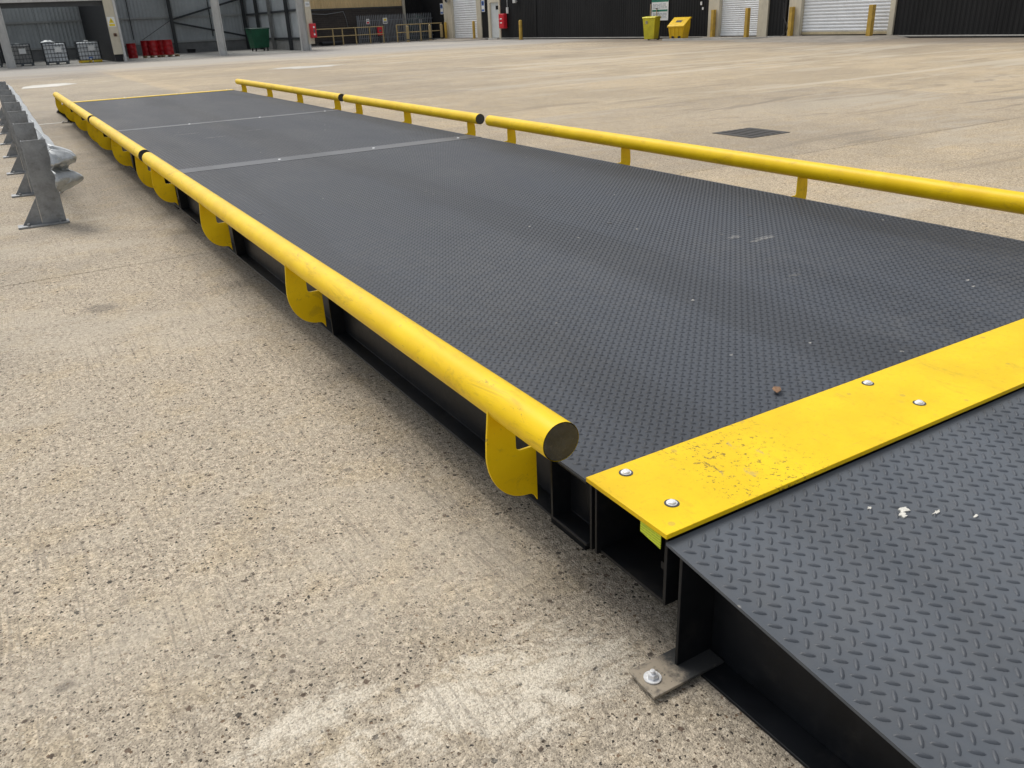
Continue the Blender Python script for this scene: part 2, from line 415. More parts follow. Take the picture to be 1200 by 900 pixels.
M_pale = simple('pale_cement_patch', (.50,.475,.42), .85, .2, 2)
M_fence = simple('grey_palisade', (.20,.215,.235), .5, .2, 3, metal=.3)
M_iron = simple('cast_iron', (.07,.065,.058), .7, .3, 12, dirt=((.16,.135,.10), .5))
def lime_sticker():
    m = NT('lime_sticker'); x, y, z = m.sep(m.pos())
    ln = m.math('MULTIPLY', m.ramp(m.math('SINE', m.math('MULTIPLY', z, 900)), .2, .5), m.ramp(m.noise(m.scale(m.pos(), (1, 130, 40)), 1, 2), .38, .45))
    return m.out(m.mix(m.math('MULTIPLY', ln, .55), (.55,.66,.02), (.16,.2,.03)), .4)
M_sticker = lime_sticker()
def unseen_rooflight():
    m = NT('unseen_rooflight_sheet'); t = m.n('ShaderNodeBsdfTransparent'); t.inputs[0].default_value = (.88,.9,.9,1)
    m.l(t.outputs[0], m.t.nodes['Material Output'].inputs['Surface']); return m.mat
M_light = unseen_rooflight()
def brown_blocks():
    m = NT('brown_brick'); b = m.n('ShaderNodeTexBrick')
    q = m.n('ShaderNodeCombineXYZ'); x, y, z = m.sep(m.pos()); m.l(x, q.inputs[0]); m.l(z, q.inputs[1])
    m.l(q.outputs[0], b.inputs['Vector']); b.inputs['Scale'].default_value = 1.0
    b.inputs['Brick Width'].default_value = .45; b.inputs['Row Height'].default_value = .15; b.inputs['Mortar Size'].default_value = .012
    b.inputs['Color1'].default_value = (.062,.050,.042,1); b.inputs['Color2'].default_value = (.045,.037,.033,1); b.inputs['Mortar'].default_value = (.085,.075,.065,1)
    c = m.mix(m.math('MULTIPLY', m.ramp(m.noise(m.pos(), .7, 5), .45, .7), .5), b.outputs['Color'], (.03,.027,.025))
    return m.out(c, .85)
M_brick = brown_blocks()

# ------------------------------------------------------------------ ground, slabs
gb = MB(); gb.add([(-400,-400,-.02),(400,-400,-.02),(400,400,-.02),(-400,400,-.02)], [(0,1,2,3)])
ground = struct(gb.build('ground', concrete('yard_base', (.8,.8,.8), False), angle=0, origin=(0,0,-.02)))
XJ = [-22.8, -14.0, -5.2, 3.6, 12.4, 21.2, 31.4]
YJ = [-16., -8.] + [4.55 + 5.06*k for k in range(0, 10)] + [53.7]
def slab(x0, x1, y0, y1):
    b = MB(); g = .003; e = .004
    b.add([(x0+g,y0+g,-.02),(x1-g,y0+g,-.02),(x1-g,y1-g,-.02),(x0+g,y1-g,-.02),
           (x0+g,y0+g,-e),(x1-g,y0+g,-e),(x1-g,y1-g,-e),(x0+g,y1-g,-e),
           (x0+g+e,y0+g+e,0),(x1-g-e,y0+g+e,0),(x1-g-e,y1-g-e,0),(x0+g+e,y1-g-e,0)],
          [(0,1,5,4),(1,2,6,5),(2,3,7,6),(3,0,4,7),(4,5,9,8),(5,6,10,9),(6,7,11,10),(7,4,8,11),(8,9,10,11)])
    b.build('concrete_slab', M_conc, ground, angle=0)
for i in range(len(XJ)-1):
    for j in range(len(YJ)-1):
        if YJ[j+1] - YJ[j] < .05: continue
        slab(XJ[i], XJ[i+1], YJ[j], YJ[j+1])

def blotch(name, mat, cx, cy, rx, ry, z, parent=None, n=22, seed=1, rough=.35, th=.004, rot=0):
    rnd = random.Random(seed); pts = []
    for i in range(n):
        t = 2*math.pi*i/n; k = 1 + rough*(rnd.random()-.5)*2
        X, Y = rx*k*math.cos(t), ry*k*math.sin(t)
        pts.append((cx + X*math.cos(rot) - Y*math.sin(rot), cy + X*math.sin(rot) + Y*math.cos(rot)))
    return MB().prism(pts, 2, z, z+th).build(name, mat, parent, angle=0)
# worn painted patch and pale cement patches far out on the yard
MB().prism([(-.24,30.0),(.75,30.1),(1.45,31.0),(1.2,32.0),(.2,31.9),(-.15,31.2)], 2, .0, .004).build('painted_patch', M_paint, ground, angle=0)
blotch('cement_patch', M_pale, 9.6, 31.6, 1.5, .8, 0, ground, seed=4, rough=.3)
MB().prism([(-1.6,16.35),(.0,16.28),(.0,16.36),(-1.6,16.47)], 2, 0, .004).build('painted_line', M_paint, ground, angle=0)
MB().prism([(20.,53.0),(28.5,45.4),(28.9,45.9),(20.4,53.5)], 2, 0, .004).build('painted_line', M_pale, ground, angle=0)

# ------------------------------------------------------------------ chequer tread (real relief)
def tread(name, mat, parent, x0, x1, y0, y1, pitch, ox, oy, L, wd, hgt, zf, fine=False):
    """one mesh of raised bars in two crossing directions on a square lattice; zf(x,y) gives the plate level"""
    if fine:
        ring = [(math.cos(2*math.pi*k/10), math.sin(2*math.pi*k/10)) for k in range(10)]
        tv = [(a*L/2, b*wd/2, 0) for a, b in ring] + [(a*L*.36, b*wd*.24, hgt) for a, b in ring]
        tf = [(k, (k+1) % 10, 10+(k+1) % 10, 10+k) for k in range(10)] + [tuple(range(10, 20))]
    else:
        tv = [(-L/2,0,0),(-L*.2,-wd/2,0),(L*.2,-wd/2,0),(L/2,0,0),(L*.2,wd/2,0),(-L*.2,wd/2,0),(-L*.26,0,hgt),(L*.26,0,hgt)]
        tf = [(0,1,6),(1,2,7,6),(2,3,7),(3,4,7),(4,5,6,7),(5,0,6)]
    tv = np.array(tv); s = math.sqrt(.5)
    allc = []
    for k in (0, 1):
        d = .5*pitch*k
        xs = np.arange(math.ceil((x0-ox-d)/pitch), math.floor((x1-ox-d)/pitch)+1)*pitch + ox + d
        ys = np.arange(math.ceil((y0-oy-d)/pitch), math.floor((y1-oy-d)/pitch)+1)*pitch + oy + d
        gx, gy = np.meshgrid(xs, ys); c = np.stack([gx.ravel(), gy.ravel()], -1)
        sg = 1 if k == 0 else -1
        lx = tv[:,0]*s - sg*tv[:,1]*s; ly = sg*tv[:,0]*s + tv[:,1]*s
        V = np.zeros((len(c), len(tv), 3))
        V[:,:,0] = c[:,None,0] + lx; V[:,:,1] = c[:,None,1] + ly; V[:,:,2] = tv[:,2]
        allc.append(V)
    V = np.concatenate(allc)
    V = V[(V[:,:,0].min(1) > x0) & (V[:,:,0].max(1) < x1) & (V[:,:,1].min(1) > y0) & (V[:,:,1].max(1) < y1)]
    V[:,:,2] += zf(V[:,:,0], V[:,:,1])
    N, k = V.shape[:2]
    lt = np.array([len(f) for f in tf]); li = np.concatenate([np.array(f) for f in tf])
    loops = (li[None,:] + (np.arange(N)*k)[:,None]).ravel()
    tot = np.tile(lt, N); start = np.concatenate([[0], np.cumsum(tot)[:-1]])
    me = bpy.data.meshes.new(name)
    o = np.array([(x0+x1)/2, (y0+y1)/2, 0.])
    me.vertices.add(N*k); me.vertices.foreach_set('co', (V.reshape(-1,3)-o).ravel())
    me.loops.add(len(loops)); me.loops.foreach_set('vertex_index', loops.astype(np.int32))
    me.polygons.add(len(tot)); me.polygons.foreach_set('loop_start', start.astype(np.int32))
    me.polygons.foreach_set('loop_total', tot.astype(np.int32))
    me.update(calc_edges=True); me.materials.append(mat)
    me.polygons.foreach_set('use_smooth', [True]*len(tot))
    ob = bpy.data.objects.new(name, me); COL.objects.link(ob)
    ob.parent = parent; ob.location = Vector(o) - wloc(parent)
    ob['kind'] = 'stuff'
    return ob

# ------------------------------------------------------------------ weighbridge
WB = thing('weighbridge', 'long dark grey steel vehicle weighbridge with chequer plate deck and yellow pipe rails', 'weighbridge', (1.5, 8, 0))
MODS = [(0.0, 5.93), (6.17, 9.92), (10.08, 15.85)]
T = .008
for a, b in MODS:
    for x0, x1 in ((0.0, 1.5335), (1.5365, 3.0)):
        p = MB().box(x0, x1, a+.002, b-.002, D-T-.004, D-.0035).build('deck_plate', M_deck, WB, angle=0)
        tread('tread_pattern', M_tread, p, x0+.002, x1+(.022 if x1 < 2 else -.002), a+.002, b-.002, .03333, .011, -.004,  .0262, .0094, .0034, lambda X, Y: D-.0036)
# flush cover strips over the module joints
for a, b in ((5.935, 6.165), (9.925, 10.075)):
    MB().box(0, 3, a, b, D-.012, D-.001).build('joint_cover', M_joint, WB, angle=0, bevel=.001)
    for x in (.12, 1.0, 1.9, 2.8):
        MB().lathe([(.013,0),(.013,.003),(.009,.005)], (x, (a+b)/2, D-.001), 10).build('bolt', M_zinc, WB)
# side channels, open outward, with bottom flange
def channel(x_out, sgn, a, b):
    w_, d_, t = .07, .2, .009
    zt = D-.013; zb = zt-d_
    poly = [(0,zb),(w_,zb),(w_,zt),(0,zt),(0,zt-t),(w_-t,zt-t),(w_-t,zb+t),(0,zb+t)]
    poly = [(x_out + sgn*q[0], q[1]) for q in poly]
    return MB().prism(poly, 1, a, b).build('side_beam', M_black, WB, angle=30, bevel=.002)
BRK = [[.24, 2.03, 3.78, 5.53], [6.34, 7.93, 9.5], [10.33, 12.05, 13.75, 15.5]]
for (a, b), ys in zip(MODS, BRK):
    for xo, sg in ((.004, 1), (2.996, -1)):
        sb = channel(xo, sg, a+.006, b-.006)
        for y in ys:        # fixing plate and bolt behind each bracket
            xx = xo + sg*.062
            MB().box(min(xx, xo), max(xx, xo), y-.075, y-.067, D-.205, D-.022).build('stiffener', M_black, sb)
            MB().box(min(xx, xx-sg*.008), max(xx, xx-sg*.008), y-.065, y+.07, D-.2, D-.03).build('fixing_plate', M_black, sb)
            for dz in (-.15, -.09):
                MB().cyl((xx-sg*.008, y-.032, D+dz), (xx-sg*.022, y-.032, D+dz), .011, 6).build('bolt', M_zinc if dz < -.1 else M_black, sb)
    for x in (.45, 1.15, 1.85, 2.55):       # main longitudinal beams under the plate
        MB().prism([(x-.05,.05),(x+.05,.05),(x+.05,.062),(x+.005,.062),(x+.005,D-.03),(x+.05,D-.03),(x+.05,D-.0135),(x-.05,D-.0135),(x-.05,D-.03),(x-.005,D-.03),(x-.005,.062),(x-.05,.062)], 1, a+.02, b-.02).build('main_beam', M_black, WB, angle=0)
    for y in (a+.25, b-.25):                # load cell feet
        for x in (.2, 2.8):
            f = MB(); f.box(x-.09, x+.09, y-.09, y+.09, .001, .02); f.cyl((x,y,.02), (x,y,.11), .045, 16); f.box(x-.09, x+.09, y-.12, y+.12, .11, .15)
            f.build('load_cell_foot', M_black, WB)
# transverse end plates beneath the yellow plates
for s, y0 in ((-1, 0.0), (1, 15.85)):
    MB().box(.008, 2.992, y0+s*.008-.004, y0+s*.008+.004, D-.215, D-.014).build('end_beam', M_black, WB, bevel=.001)
    MB().box(.008, 2.992, y0+s*.030-.004, y0+s*.030+.004, D-.215, D-.009).build('end_beam', M_black, WB, bevel=.001)
    MB().box(.012, 2.988, y0+s*.293-.005, y0+s*.293+.005, D-.206, D-.009).build('end_beam', M_black, WB, bevel=.001)
    ya, yb = sorted((y0+s*.036, y0+s*.286))
    MB().box(.02, 2.98, ya, yb, D-.214, D-.204).build('bottom_plate', M_black, WB)
    MB().box(.16, 2.84, ya+.06, ya+.075, D-.2, D-.02).build('inner_web', M_black, WB)
    MB().box(.05, 2.95, ya+.02, ya+.05, D-.15, D-.13).build('tie_bar', M_black, WB)
    ya, yb = sorted((y0+s*.001, y0+s*(.309 if s < 0 else .2)))
    ep = MB().box(-.002, 3.002, ya, yb, D-.0075, D+.0055).build('end_plate', M_plate, WB, bevel=.0015)
    for x in (.094, 1.03, 1.97, 2.906):
        for dy in (.042, .216):
            b = MB(); c = (x, y0+s*dy, D+.0056)
            b.lathe([(.0185,0),(.0185,.0006)], c, 20, mi=1)
            b.lathe([(.0135,.0006),(.0135,.002)], c, 18, mi=0)
            b.lathe([(.0105,.002),(.0105,.006),(.008,.0075)], c, 6, mi=0)
            b.build('bolt', [M_zinc, M_cap], ep)
# maker's inspection sticker under the near plate corner
MB().prism([(-.214,D-.010),(-.286,D-.010),(-.286,D-.047),(-.214,D-.038)], 0, .001, .003).build('sticker', M_sticker, WB, angle=0)
# small drain holes / dark studs on the deck
for x, y in ((2.846,3.776),(1.351,3.763),(2.439,1.808),(.223,3.846),(1.732,2.182),(2.43,3.78),(.6,8.0),(2.2,8.1)):
    MB().lathe([(.016,0),(.016,.0026),(.010,.003)], (x, y, D-.0036), 14).build('stud', M_cap, WB)
for (x, y, rx, ry, sd) in ((2.03,1.52,.05,.022,3),(2.11,1.40,.07,.022,5),(2.02,1.60,.02,.012,7),(1.72,1.75,.010,.008,8),(1.75,.88,.035,.010,9),(.95,8.3,.10,.03,12),(.75,8.9,.13,.02,14),(1.5,8.6,.09,.02,15)):
    blotch('scuff', M_scuff, x, y, rx, ry, D-.0034, WB, n=16, seed=sd, rough=.7, th=.0013)
# pipe guard rails
PR = .0515; RX, RZ = .094, D+.148
PIPES = [(-.03, 5.915), (6.11, 9.905), (10.09, 15.85)]
def arc(cx, cz, r, a0, a1, n):
    return [(cx + r*math.cos(math.radians(a0+(a1-a0)*k/n)), cz + r*math.sin(math.radians(a0+(a1-a0)*k/n))) for k in range(n+1)]
def bracket_profile():
    p = [(0.0, -.185), (0.0, -.008)]
    p += arc(-.05, .006, .014, 270, 180, 4)
    p += [(-.064, .13), (-.1445, .138)]
    p += [(-.150, .08), (-.154, .045)]
    p += [(-.030 + .1265*math.cos(math.radians(a)), .000 + .156*math.sin(math.radians(a))) for a in range(180, 271, 6)]
    p += [(-.020, -.158), (-.010, -.167)]
    return [(a, b + D) for a, b in p]
bp = bracket_profile()
brk_m = {}
for side in (-1, 1):
    for k, ((a, b), ys) in enumerate(zip(PIPES, BRK)):
        x = -RX if side < 0 else 3 + RX
        pm = MB(); n = 40
        pm.cyl((x, a, RZ), (x, b, RZ), PR, n, caps=False)
        rail = pm.build('guard_rail', M_yel, WB, angle=60)
        for y, s in ((a, -1), (b, 1)):
            MB().cyl((x, y+s*.0004, RZ), (x, y-s*.01, RZ), PR-.0025, 36).build('end_cap', M_cap, rail, angle=40)
            MB().lathe([(PR,0),(PR,.0)], (0,0,0), 8) if False else None
        for y in ys:
            if side not in brk_m:
                pl = bp if side < 0 else [(3-q[0], q[1]) for q in bp]
                o = MB().prism(pl, 1, y-.004, y+.004).build('bracket', M_yel, rail, angle=30, bevel=.0012)
                brk_m[side] = (o, y)
            else:
                o0, y0 = brk_m[side]
                c = o0.copy(); COL.objects.link(c); c.parent = rail
                wpos = wloc(o0) + Vector((0, y - y0, 0)); c.location = wpos - wloc(rail)

# ------------------------------------------------------------------ access ramps
def ramp(name, label, y_top, s, fine):
    R = thing(name, label, 'ramp', (1.5, y_top + s*1.4, 0), 'ramps at the ends of the weighbridge')
    z0, sl, L = D-.017, .118, 2.86
    def zf(Y): return z0 - sl*np.abs(Y-y_top)
    y1 = y_top + s*L; th = .008
    v = []
    for x in (0.0, 3.0):
        v += [(x,y_top,z0),(x,y1,z0-sl*L),(x,y1,z0-sl*L-th),(x,y_top,z0-th)]
    f = [(0,1,2,3),(7,6,5,4),(0,4,5,1),(1,5,6,2),(2,6,7,3),(3,7,4,0)]
    if s > 0: pass
    pb = MB().add(v, f); p = pb.build('ramp_plate', M_ramp, R, angle=0)
    bmx = bmesh.new(); bmx.from_mesh(p.data); bmesh.ops.recalc_face_normals(bmx, faces=bmx.faces); bmx.to_mesh(p.data); bmx.free()
    ya, yb = sorted((y_top, y1))
    tread('tread_pattern', M_rtread, p, .004, 2.996, ya+.004, yb-.004, .0415, .0035, -.7925, .0315 if fine else .03, .0102, .0030,
          lambda X, Y: zf(Y)+.0001, fine)
    # side webs with a flange on the ground
    def zs(y): return z0 - sl*abs(y-y_top) - th - .001
    ys = y_top + s*.05
    for xw, xf in ((.112, .042), (2.888, 2.958)):
        a, b = sorted((xw, xw+.01))
        yq = y_top + s*2.6
        MB().prism([(ys,.012),(yq,.012),(yq,zs(yq)),(ys,zs(ys))], 0, a, b).build('side_web', M_black, R, angle=0, bevel=.001)
        q0, q1 = sorted((ys, yq)); c, d = sorted((xf, xw+.01))
        MB().box(c, d, q0, q1, .002, .011).build('ground_flange', M_black, R, bevel=.0015)
    a, b = sorted((ys-s*.010, ys-s*.001))
    MB().box(.006, 2.994, a, b, .012, zs(ys)-.001).build('end_web', M_black, R, bevel=.001)
    for yy in (.9, 1.7):
        Y = y_top + s*yy
        MB().box(.125, 2.875, Y-.005, Y+.005, .012, zs(Y+.01)-.01).build('cross_web', M_black, R)
    for xa, xb, bx in ((-.103, .110, -.068), (2.890, 3.103, 3.068)):
        yc = y_top + s*.048
        poly = [(xa, yc-.048), (xa+.004, yc+.050), (xb, yc+.048), (xb, yc-.05)]
        bp_ = MB().prism(poly, 2, .0115, .0195).build('base_plate', M_foot, R, bevel=.002)
        bo = MB(); c = (bx, yc, .0206)
        bo.lathe([(.021,0),(.021,.003)], c, 20); bo.lathe([(.0135,.003),(.0135,.012),(.0115,.0145)], c, 6); bo.lathe([(.006,.0145),(.006,.022),(.004,.0235)], c, 12)
        bo.build('anchor_bolt', M_zinc, bp_)
    return R, p
def foot_mat():
    m = NT('scuffed_foot_plate'); p = m.pos(); x, y, z = m.sep(p)
    n = m.noise(p, 26, 6, .7)
    k = m.ramp(m.math('ADD', m.math('MULTIPLY', n, .12), x), .075, .03)
    c = m.mix(m.math('MULTIPLY', k, m.ramp(m.noise(p, 15, 4, .7), .3, .52)), (.035,.036,.036), (.34,.29,.22))
    c = m.mix(m.ramp(m.noise(p, 70, 5, .8), .6, .68), c, (.08,.07,.06))
    return m.out(c, .7, m.bump(n, .3, .003))
M_foot = foot_mat()
ramp_near, near_plate = ramp('access_ramp', 'slate grey chequer plate ramp in the foreground, bolted down beside the yellow end plate', -.306, -1, True)
ramp_far, far_plate = ramp('access_ramp', 'far ramp sloping down beyond the distant end of the deck', 16.165, 1, False)
# pale splash on the near ramp
def zr(y): return D-.017 - .118*abs(y+.306)
for (x, y, rx, ry, sd) in ((.569,-.500,.017,.008,3),(.552,-.512,.010,.006,5),(.632,-.545,.012,.004,8),(.505,-.455,.006,.004,9),(.70,-.60,.008,.003,12)):
    rnd = random.Random(sd); n = 12; top = []
    for i in range(n):
        t = 2*math.pi*i/n; k = 1 + .5*(rnd.random()-.5)*2
        X = x + rx*k*math.cos(t); Y = y + ry*k*math.sin(t)
        top.append((X, Y, zr(Y)+.0034))
    v = top + [(a, b, c-.0034) for a, b, c in top]
    f = [tuple(range(n))] + [(i, n+i, n+(i+1) % n, (i+1) % n) for i in range(n)]
    MB().add(v, f).build('paint_splash', M_splash, near_plate, angle=0)
# dry leaf lying on the deck by the yellow plate
lf = MB()
lp = [(-.022,0),(-.012,.011),(.004,.014),(.016,.009),(.027,.001),(.015,-.010),(.002,-.013),(-.013,-.009)]
va = [(.771+a*.72-b*.7, .082+a*.7+b*.72, D+.0012+.006*abs(math.sin(a*90))+.45*abs(b)) for a, b in lp]
lf.add(va + [(.771, .082, D+.0008)], [(i, (i+1) % 8, 8) for i in range(8)])
lo = lf.build('leaf', M_leaf, None, angle=80)
md = lo.modifiers.new('thick', 'SOLIDIFY'); md.thickness = .0012
tag(lo, 'small curled brown leaf lying on the deck by the yellow plate', 'leaf')

# ------------------------------------------------------------------ crash barrier on the left
GR = thing('crash_barrier', 'galvanised steel crash barrier on triangular braced posts left of the weighbridge', 'crash barrier', (-.86, 6.45, 0))
GY = [6.45 + 1.735*k for k in range(8)]
p0 = b0 = g0 = None
for y in GY:
    if p0 is None:
        pb = MB()      # Z-like section: front face, two flanges
        pb.prism([(-.955,y-.004),(-.775,y-.004),(-.775,y+.05),(-.782,y+.05),(-.782,y+.004),(-.948,y+.004),(-.948,y+.05),(-.955,y+.05)], 2, .016, .685)
        p0 = pb.build('post', M_galvp, GR, angle=30, bevel=.002)
        g0 = MB().prism([(-1.10,.017),(-.957,.017),(-.957,.23)], 1, y+.015, y+.023).build('gusset', M_galvp, p0)
        bb = MB(); bb.box(-1.14, -.755, y-.055, y+.07, .001, .016)
        b0 = bb.build('base_plate', M_galvp, p0, bevel=.002)
        bl = []
        for bx in (-1.06, -.82):
            q = MB(); q.cyl((bx, y-.032, .016), (bx, y-.032, .034), .012, 6); bl.append(q.build('anchor_bolt', M_galvp, p0))
    else:
        pc = clone(p0, (0, y-GY[0], 0))
        for ch in [g0, b0] + bl:
            c = ch.copy(); COL.objects.link(c); c.parent = pc
# W-beam with dented run and crumpled end terminal
def wprof():
    pts = []
    for k in range(25):
        t = k/24; z = .335 + .312*t
        pts.append((.041*(1-math.cos(4*math.pi*t))*.9, z))      # two corrugations standing proud to +X
    return pts
W = wprof(); nW = len(W)
rows = []
ylist = list(np.arange(18.6, 6.62, -.12)) + list(np.linspace(6.6, 6.20, 15))
for y in ylist:
    row = []
    e = max(0., min(1., (6.62 - y)/.42))
    for k, (dx, z) in enumerate(W):
        t = k/(nW-1); wob = .02*noise.noise(Vector((0, y*.9, 1.3))) + .012*noise.noise(Vector((t*2, y*2.3, 5.)))
        x = -.768 + dx + wob; zz = z + .012*noise.noise(Vector((3.3, y*.7, 0)))
        if e > 0:
            ee = e*e*(3-2*e)
            lobe = .5*(1-math.cos(4*math.pi*t)); edge = min(1., math.sin(math.pi*t)*1.9)
            tx = -.775 + edge*(.095 + .085*lobe)
            tz = .465 + (z-.491)*1.22
            x = x*(1-ee) + tx*ee; zz = zz*(1-ee) + tz*ee
            cr = .034*ee
            x += cr*noise.noise(Vector((t*5, y*7, 2.))); zz += cr*noise.noise(Vector((t*5, y*7, 7.)))
        row.append((x, y, zz))
    rows.append(row)
# the terminal rounds over and closes back on the post like a crushed bull nose
last = rows[-1]
for step in range(1, 11):
    a = step/10*math.pi/2
    row = []
    for k, (x, y, z) in enumerate(last):
        t = k/(nW-1); lobe = .5*(1-math.cos(4*math.pi*t))
        cx = -.79
        cn = noise.noise(Vector((t*5, a*2.2, 11.))) + .6*noise.noise(Vector((t*11, a*4, 3.)))
        nx = cx + (x-cx)*math.cos(a) + .02*cn
        ny = y - (.03+.06*lobe)*math.sin(a) + .025*cn*math.sin(a)
        nz = z + (.465-z)*.18*math.sin(a) + .018*noise.noise(Vector((t*6, a*3, 15.)))
        if abs(t-.5) < .09: ny += .05*math.sin(a)*math.cos((t-.5)/.09*math.pi/2)
        row.append((nx, ny, nz))
    rows.append(row)
bmv = MB(); vv = [p for r_ in rows for p in r_]
ff = [(i*nW+k, i*nW+k+1, (i+1)*nW+k+1, (i+1)*nW+k) for i in range(len(rows)-1) for k in range(nW-1)]
bmv.add(vv, ff); wb = bmv.build('rail_beam', M_galv, GR, angle=22)
md = wb.modifiers.new('thick', 'SOLIDIFY'); md.thickness = .004; md.offset = 0
for y in GY[:5]:
    MB().cyl((-.772, y+.03, .49), (-.752, y+.03, .49), .014, 8).build('bolt', M_galvp, wb)

# ------------------------------------------------------------------ drain cover out on the yard
DC = thing('drain_cover', 'square dark iron drain grating set in the concrete right of the weighbridge', 'drain cover', (6.87, 6.06, 0))
a0 = .0; hw = .33
fr = MB()
for sx in ((-hw,-hw+.035),(hw-.035,hw)):
    fr.box(6.87+sx[0], 6.87+sx[1], 6.06-hw, 6.06+hw, .0005, .007); 
for sy in ((-hw,-hw+.035),(hw-.035,hw)):
    fr.box(6.87-hw+.036, 6.87+hw-.036, 6.06+sy[0], 6.06+sy[1], .0005, .007)
fr.build('frame', M_iron, DC)
MB().box(6.87-hw+.036, 6.87+hw-.036, 6.06-hw+.036, 6.06+hw-.036, .0002, .001).build('sump', M_dkplastic, DC, angle=0)
for k in range(6):
    x = 6.87 - hw + .075 + k*.102
    MB().box(x-.026, x+.026, 6.06-hw+.036, 6.06+hw-.036, .0015, .0075).build('bar', M_iron, DC)

# ------------------------------------------------------------------ profiled cladding helpers
def clad(name, mat, parent, axis, a0, a1, z0, z1, face, sgn, pitch=.2, depth=.03):
    """trapezoid sheet; axis 1: wall along Y at X=face, axis 0: wall along X at Y=face; sgn = outward side"""
    pts = []; a = a0; k = 0
    seq = [(0,0),(.45,0),(.55,1),(.9,1),(1.0,0)]
    while a < a1 - 1e-6:
        for u, h in seq[:-1]:
            q = a + u*pitch
            if q <= a1: pts.append((q, h*depth))
        a += pitch
    pts.append((a1, 0))
    v = []
    for z in (z0, z1):
        for q, h in pts:
            v.append((face + sgn*h, q, z) if axis == 1 else (q, face + sgn*h, z))
    for z in (z0, z1):
        for q in (a0, a1):
            v.append((face - sgn*.06, q, z) if axis == 1 else (q, face - sgn*.06, z))
    n = len(pts)
    f = [(i, i+1, n+i+1, n+i) for i in range(n-1)]
    b = 2*n
    f += [(b, b+1, b+3, b+2), (0, n, b+2, b), (n-1, b+1, b+3, 2*n-1), tuple([b] + list(range(n)) + [b+1]), tuple([b+2] + list(range(n, 2*n)) + [b+3])]
    o = MB().add(v, f).build(name, mat, parent, angle=20)
    bmx = bmesh.new(); bmx.from_mesh(o.data); bmesh.ops.recalc_face_normals(bmx, faces=bmx.faces); bmx.to_mesh(o.data); bmx.free()
    return o

def shutter(parent, X, y0, y1, z0, z1, pitch, bottom_mat):
    d = MB().box(X+.06, X+.10, y0, y1, z0, z1).build('roller_door', M_white, parent)
    n = int((z1-z0-.12)/pitch)
    first = None
    for k in range(n):
        z = z0 + .12 + k*pitch
        if first is None:
            prof = [(X+.058, z), (X+.045, z+pitch*.12), (X+.018, z+pitch*.35), (X+.012, z+pitch*.6), (X+.03, z+pitch*.86), (X+.058, z+pitch*.93)]
            first = MB().prism(prof, 1, y0+.01, y1-.01).build('slat', M_white, d, angle=40)
        else:
            c = first.copy(); COL.objects.link(c); c.location.z += k*pitch
    MB().box(X-.005, X+.058, y0+.01, y1-.01, z0+.01, z0+.115).build('bottom_rail', bottom_mat, d, bevel=.006)
    return d

# ------------------------------------------------------------------ dark warehouse on the right
WX = 31.0
WH = thing('warehouse', 'long black clad warehouse with white roller doors across the far side of the yard', 'warehouse', (33, 36, 0))
H = 7.0
def dark(y0, y1, z0=.105, z1=H, parent=WH, mx=4.6):
    n = max(1, round((y1-y0)/mx)); st = (y1-y0)/n
    for k in range(n):
        clad('wall_panel', M_dclad, parent, 1, y0+k*st+.008, y0+(k+1)*st-.008, z0, z1, WX, -1, .2, .014)
for a, b in ((-4., 21.66), (27.17, 28.39), (32.36, 48.62), (48.63, 53.24), (54.99, 55.99), (62.01, 66.0)):
    dark(a, b)
    MB().box(WX-.065, WX+.02, a, b, .062, .103).build('drip_trim', M_trim, WH)
    MB().box(WX+.02, WX+.3, a, b, .0, .06).build('plinth', M_dkplastic, WH)
MB().box(WX-.05, WX-.03, 48.55, 48.69, .11, H).build('cover_strip', M_dclad, WH)
for a, b, zt in ((21.66, 27.17, 4.3), (28.39, 32.36, 3.9), (53.24, 54.99, 2.62), (55.99, 62.01, 4.3)):
    dark(a+.01, b-.01, zt+.16)
for y0, y1, zt in ((21.67, 21.9, 4.3), (26.45, 27.16, 4.3), (28.4, 29.0, 3.9), (31.6, 32.35, 3.9), (56.0, 56.66, 4.3), (60.64, 62.0, 4.3)):
    MB().box(WX-.08, WX+.15, y0, y1, .0, zt).build('door_pillar', M_cream, WH, bevel=.008)
for y0, y1, zt in ((21.67, 27.16, 4.3), (28.4, 32.35, 3.9), (56.0, 62.0, 4.3)):
    MB().box(WX-.07, WX+.15, y0, y1, zt, zt+.15).build('lintel', M_cream, WH, bevel=.008)
shutter(WH, WX+.08, 21.9, 26.45, .14, 4.3, .135, simple('buff_rubber', (.50,.42,.26), .7, .15, 3))
shutter(WH, WX+.08, 29.0, 31.6, .12, 3.9, .095, M_white)
shutter(WH, WX+.08, 56.66, 60.64, .10, 4.3, .16, M_white)
# personnel door
pf = MB(); pf.box(WX-.07, WX+.12, 54.68, 54.97, 0, 2.62); pf.box(WX-.07, WX+.12, 53.26, 53.44, 0, 2.62); pf.box(WX-.07, WX+.12, 53.44, 54.68, 2.42, 2.62)
pd = MB().box(WX+.04, WX+.09, 53.44, 54.68, .12, 2.42).build('door', simple('white_door_paint', (.60,.63,.62), .5, .08, 2), WH)
pf.build('door_frame', M_cream, pd)
MB().box(WX+.03, WX+.04, 53.62, 53.98, 1.95, 2.2).build('window', M_glass, pd)
MB().cyl((WX-.02, 54.5, 1.1), (WX+.04, 54.5, 1.1), .03, 10).build('handle', M_zinc, pd)
MB().box(WX-.3, WX+.1, 53.44, 54.68, 0, .1).build('door_step', M_trim, pd)
MB().box(WX+.25, WX+14, -4, 66, H-.25, H).build('roof', M_roof, WH)
MB().box(WX+.3, WX+.5, -4, 66, 0, H-.3).build('inner_wall', M_divider, WH)
MB().box(WX-.12, WX+.3, -4.05, 66, H, H+.25).build('gutter', M_dkplastic, WH)
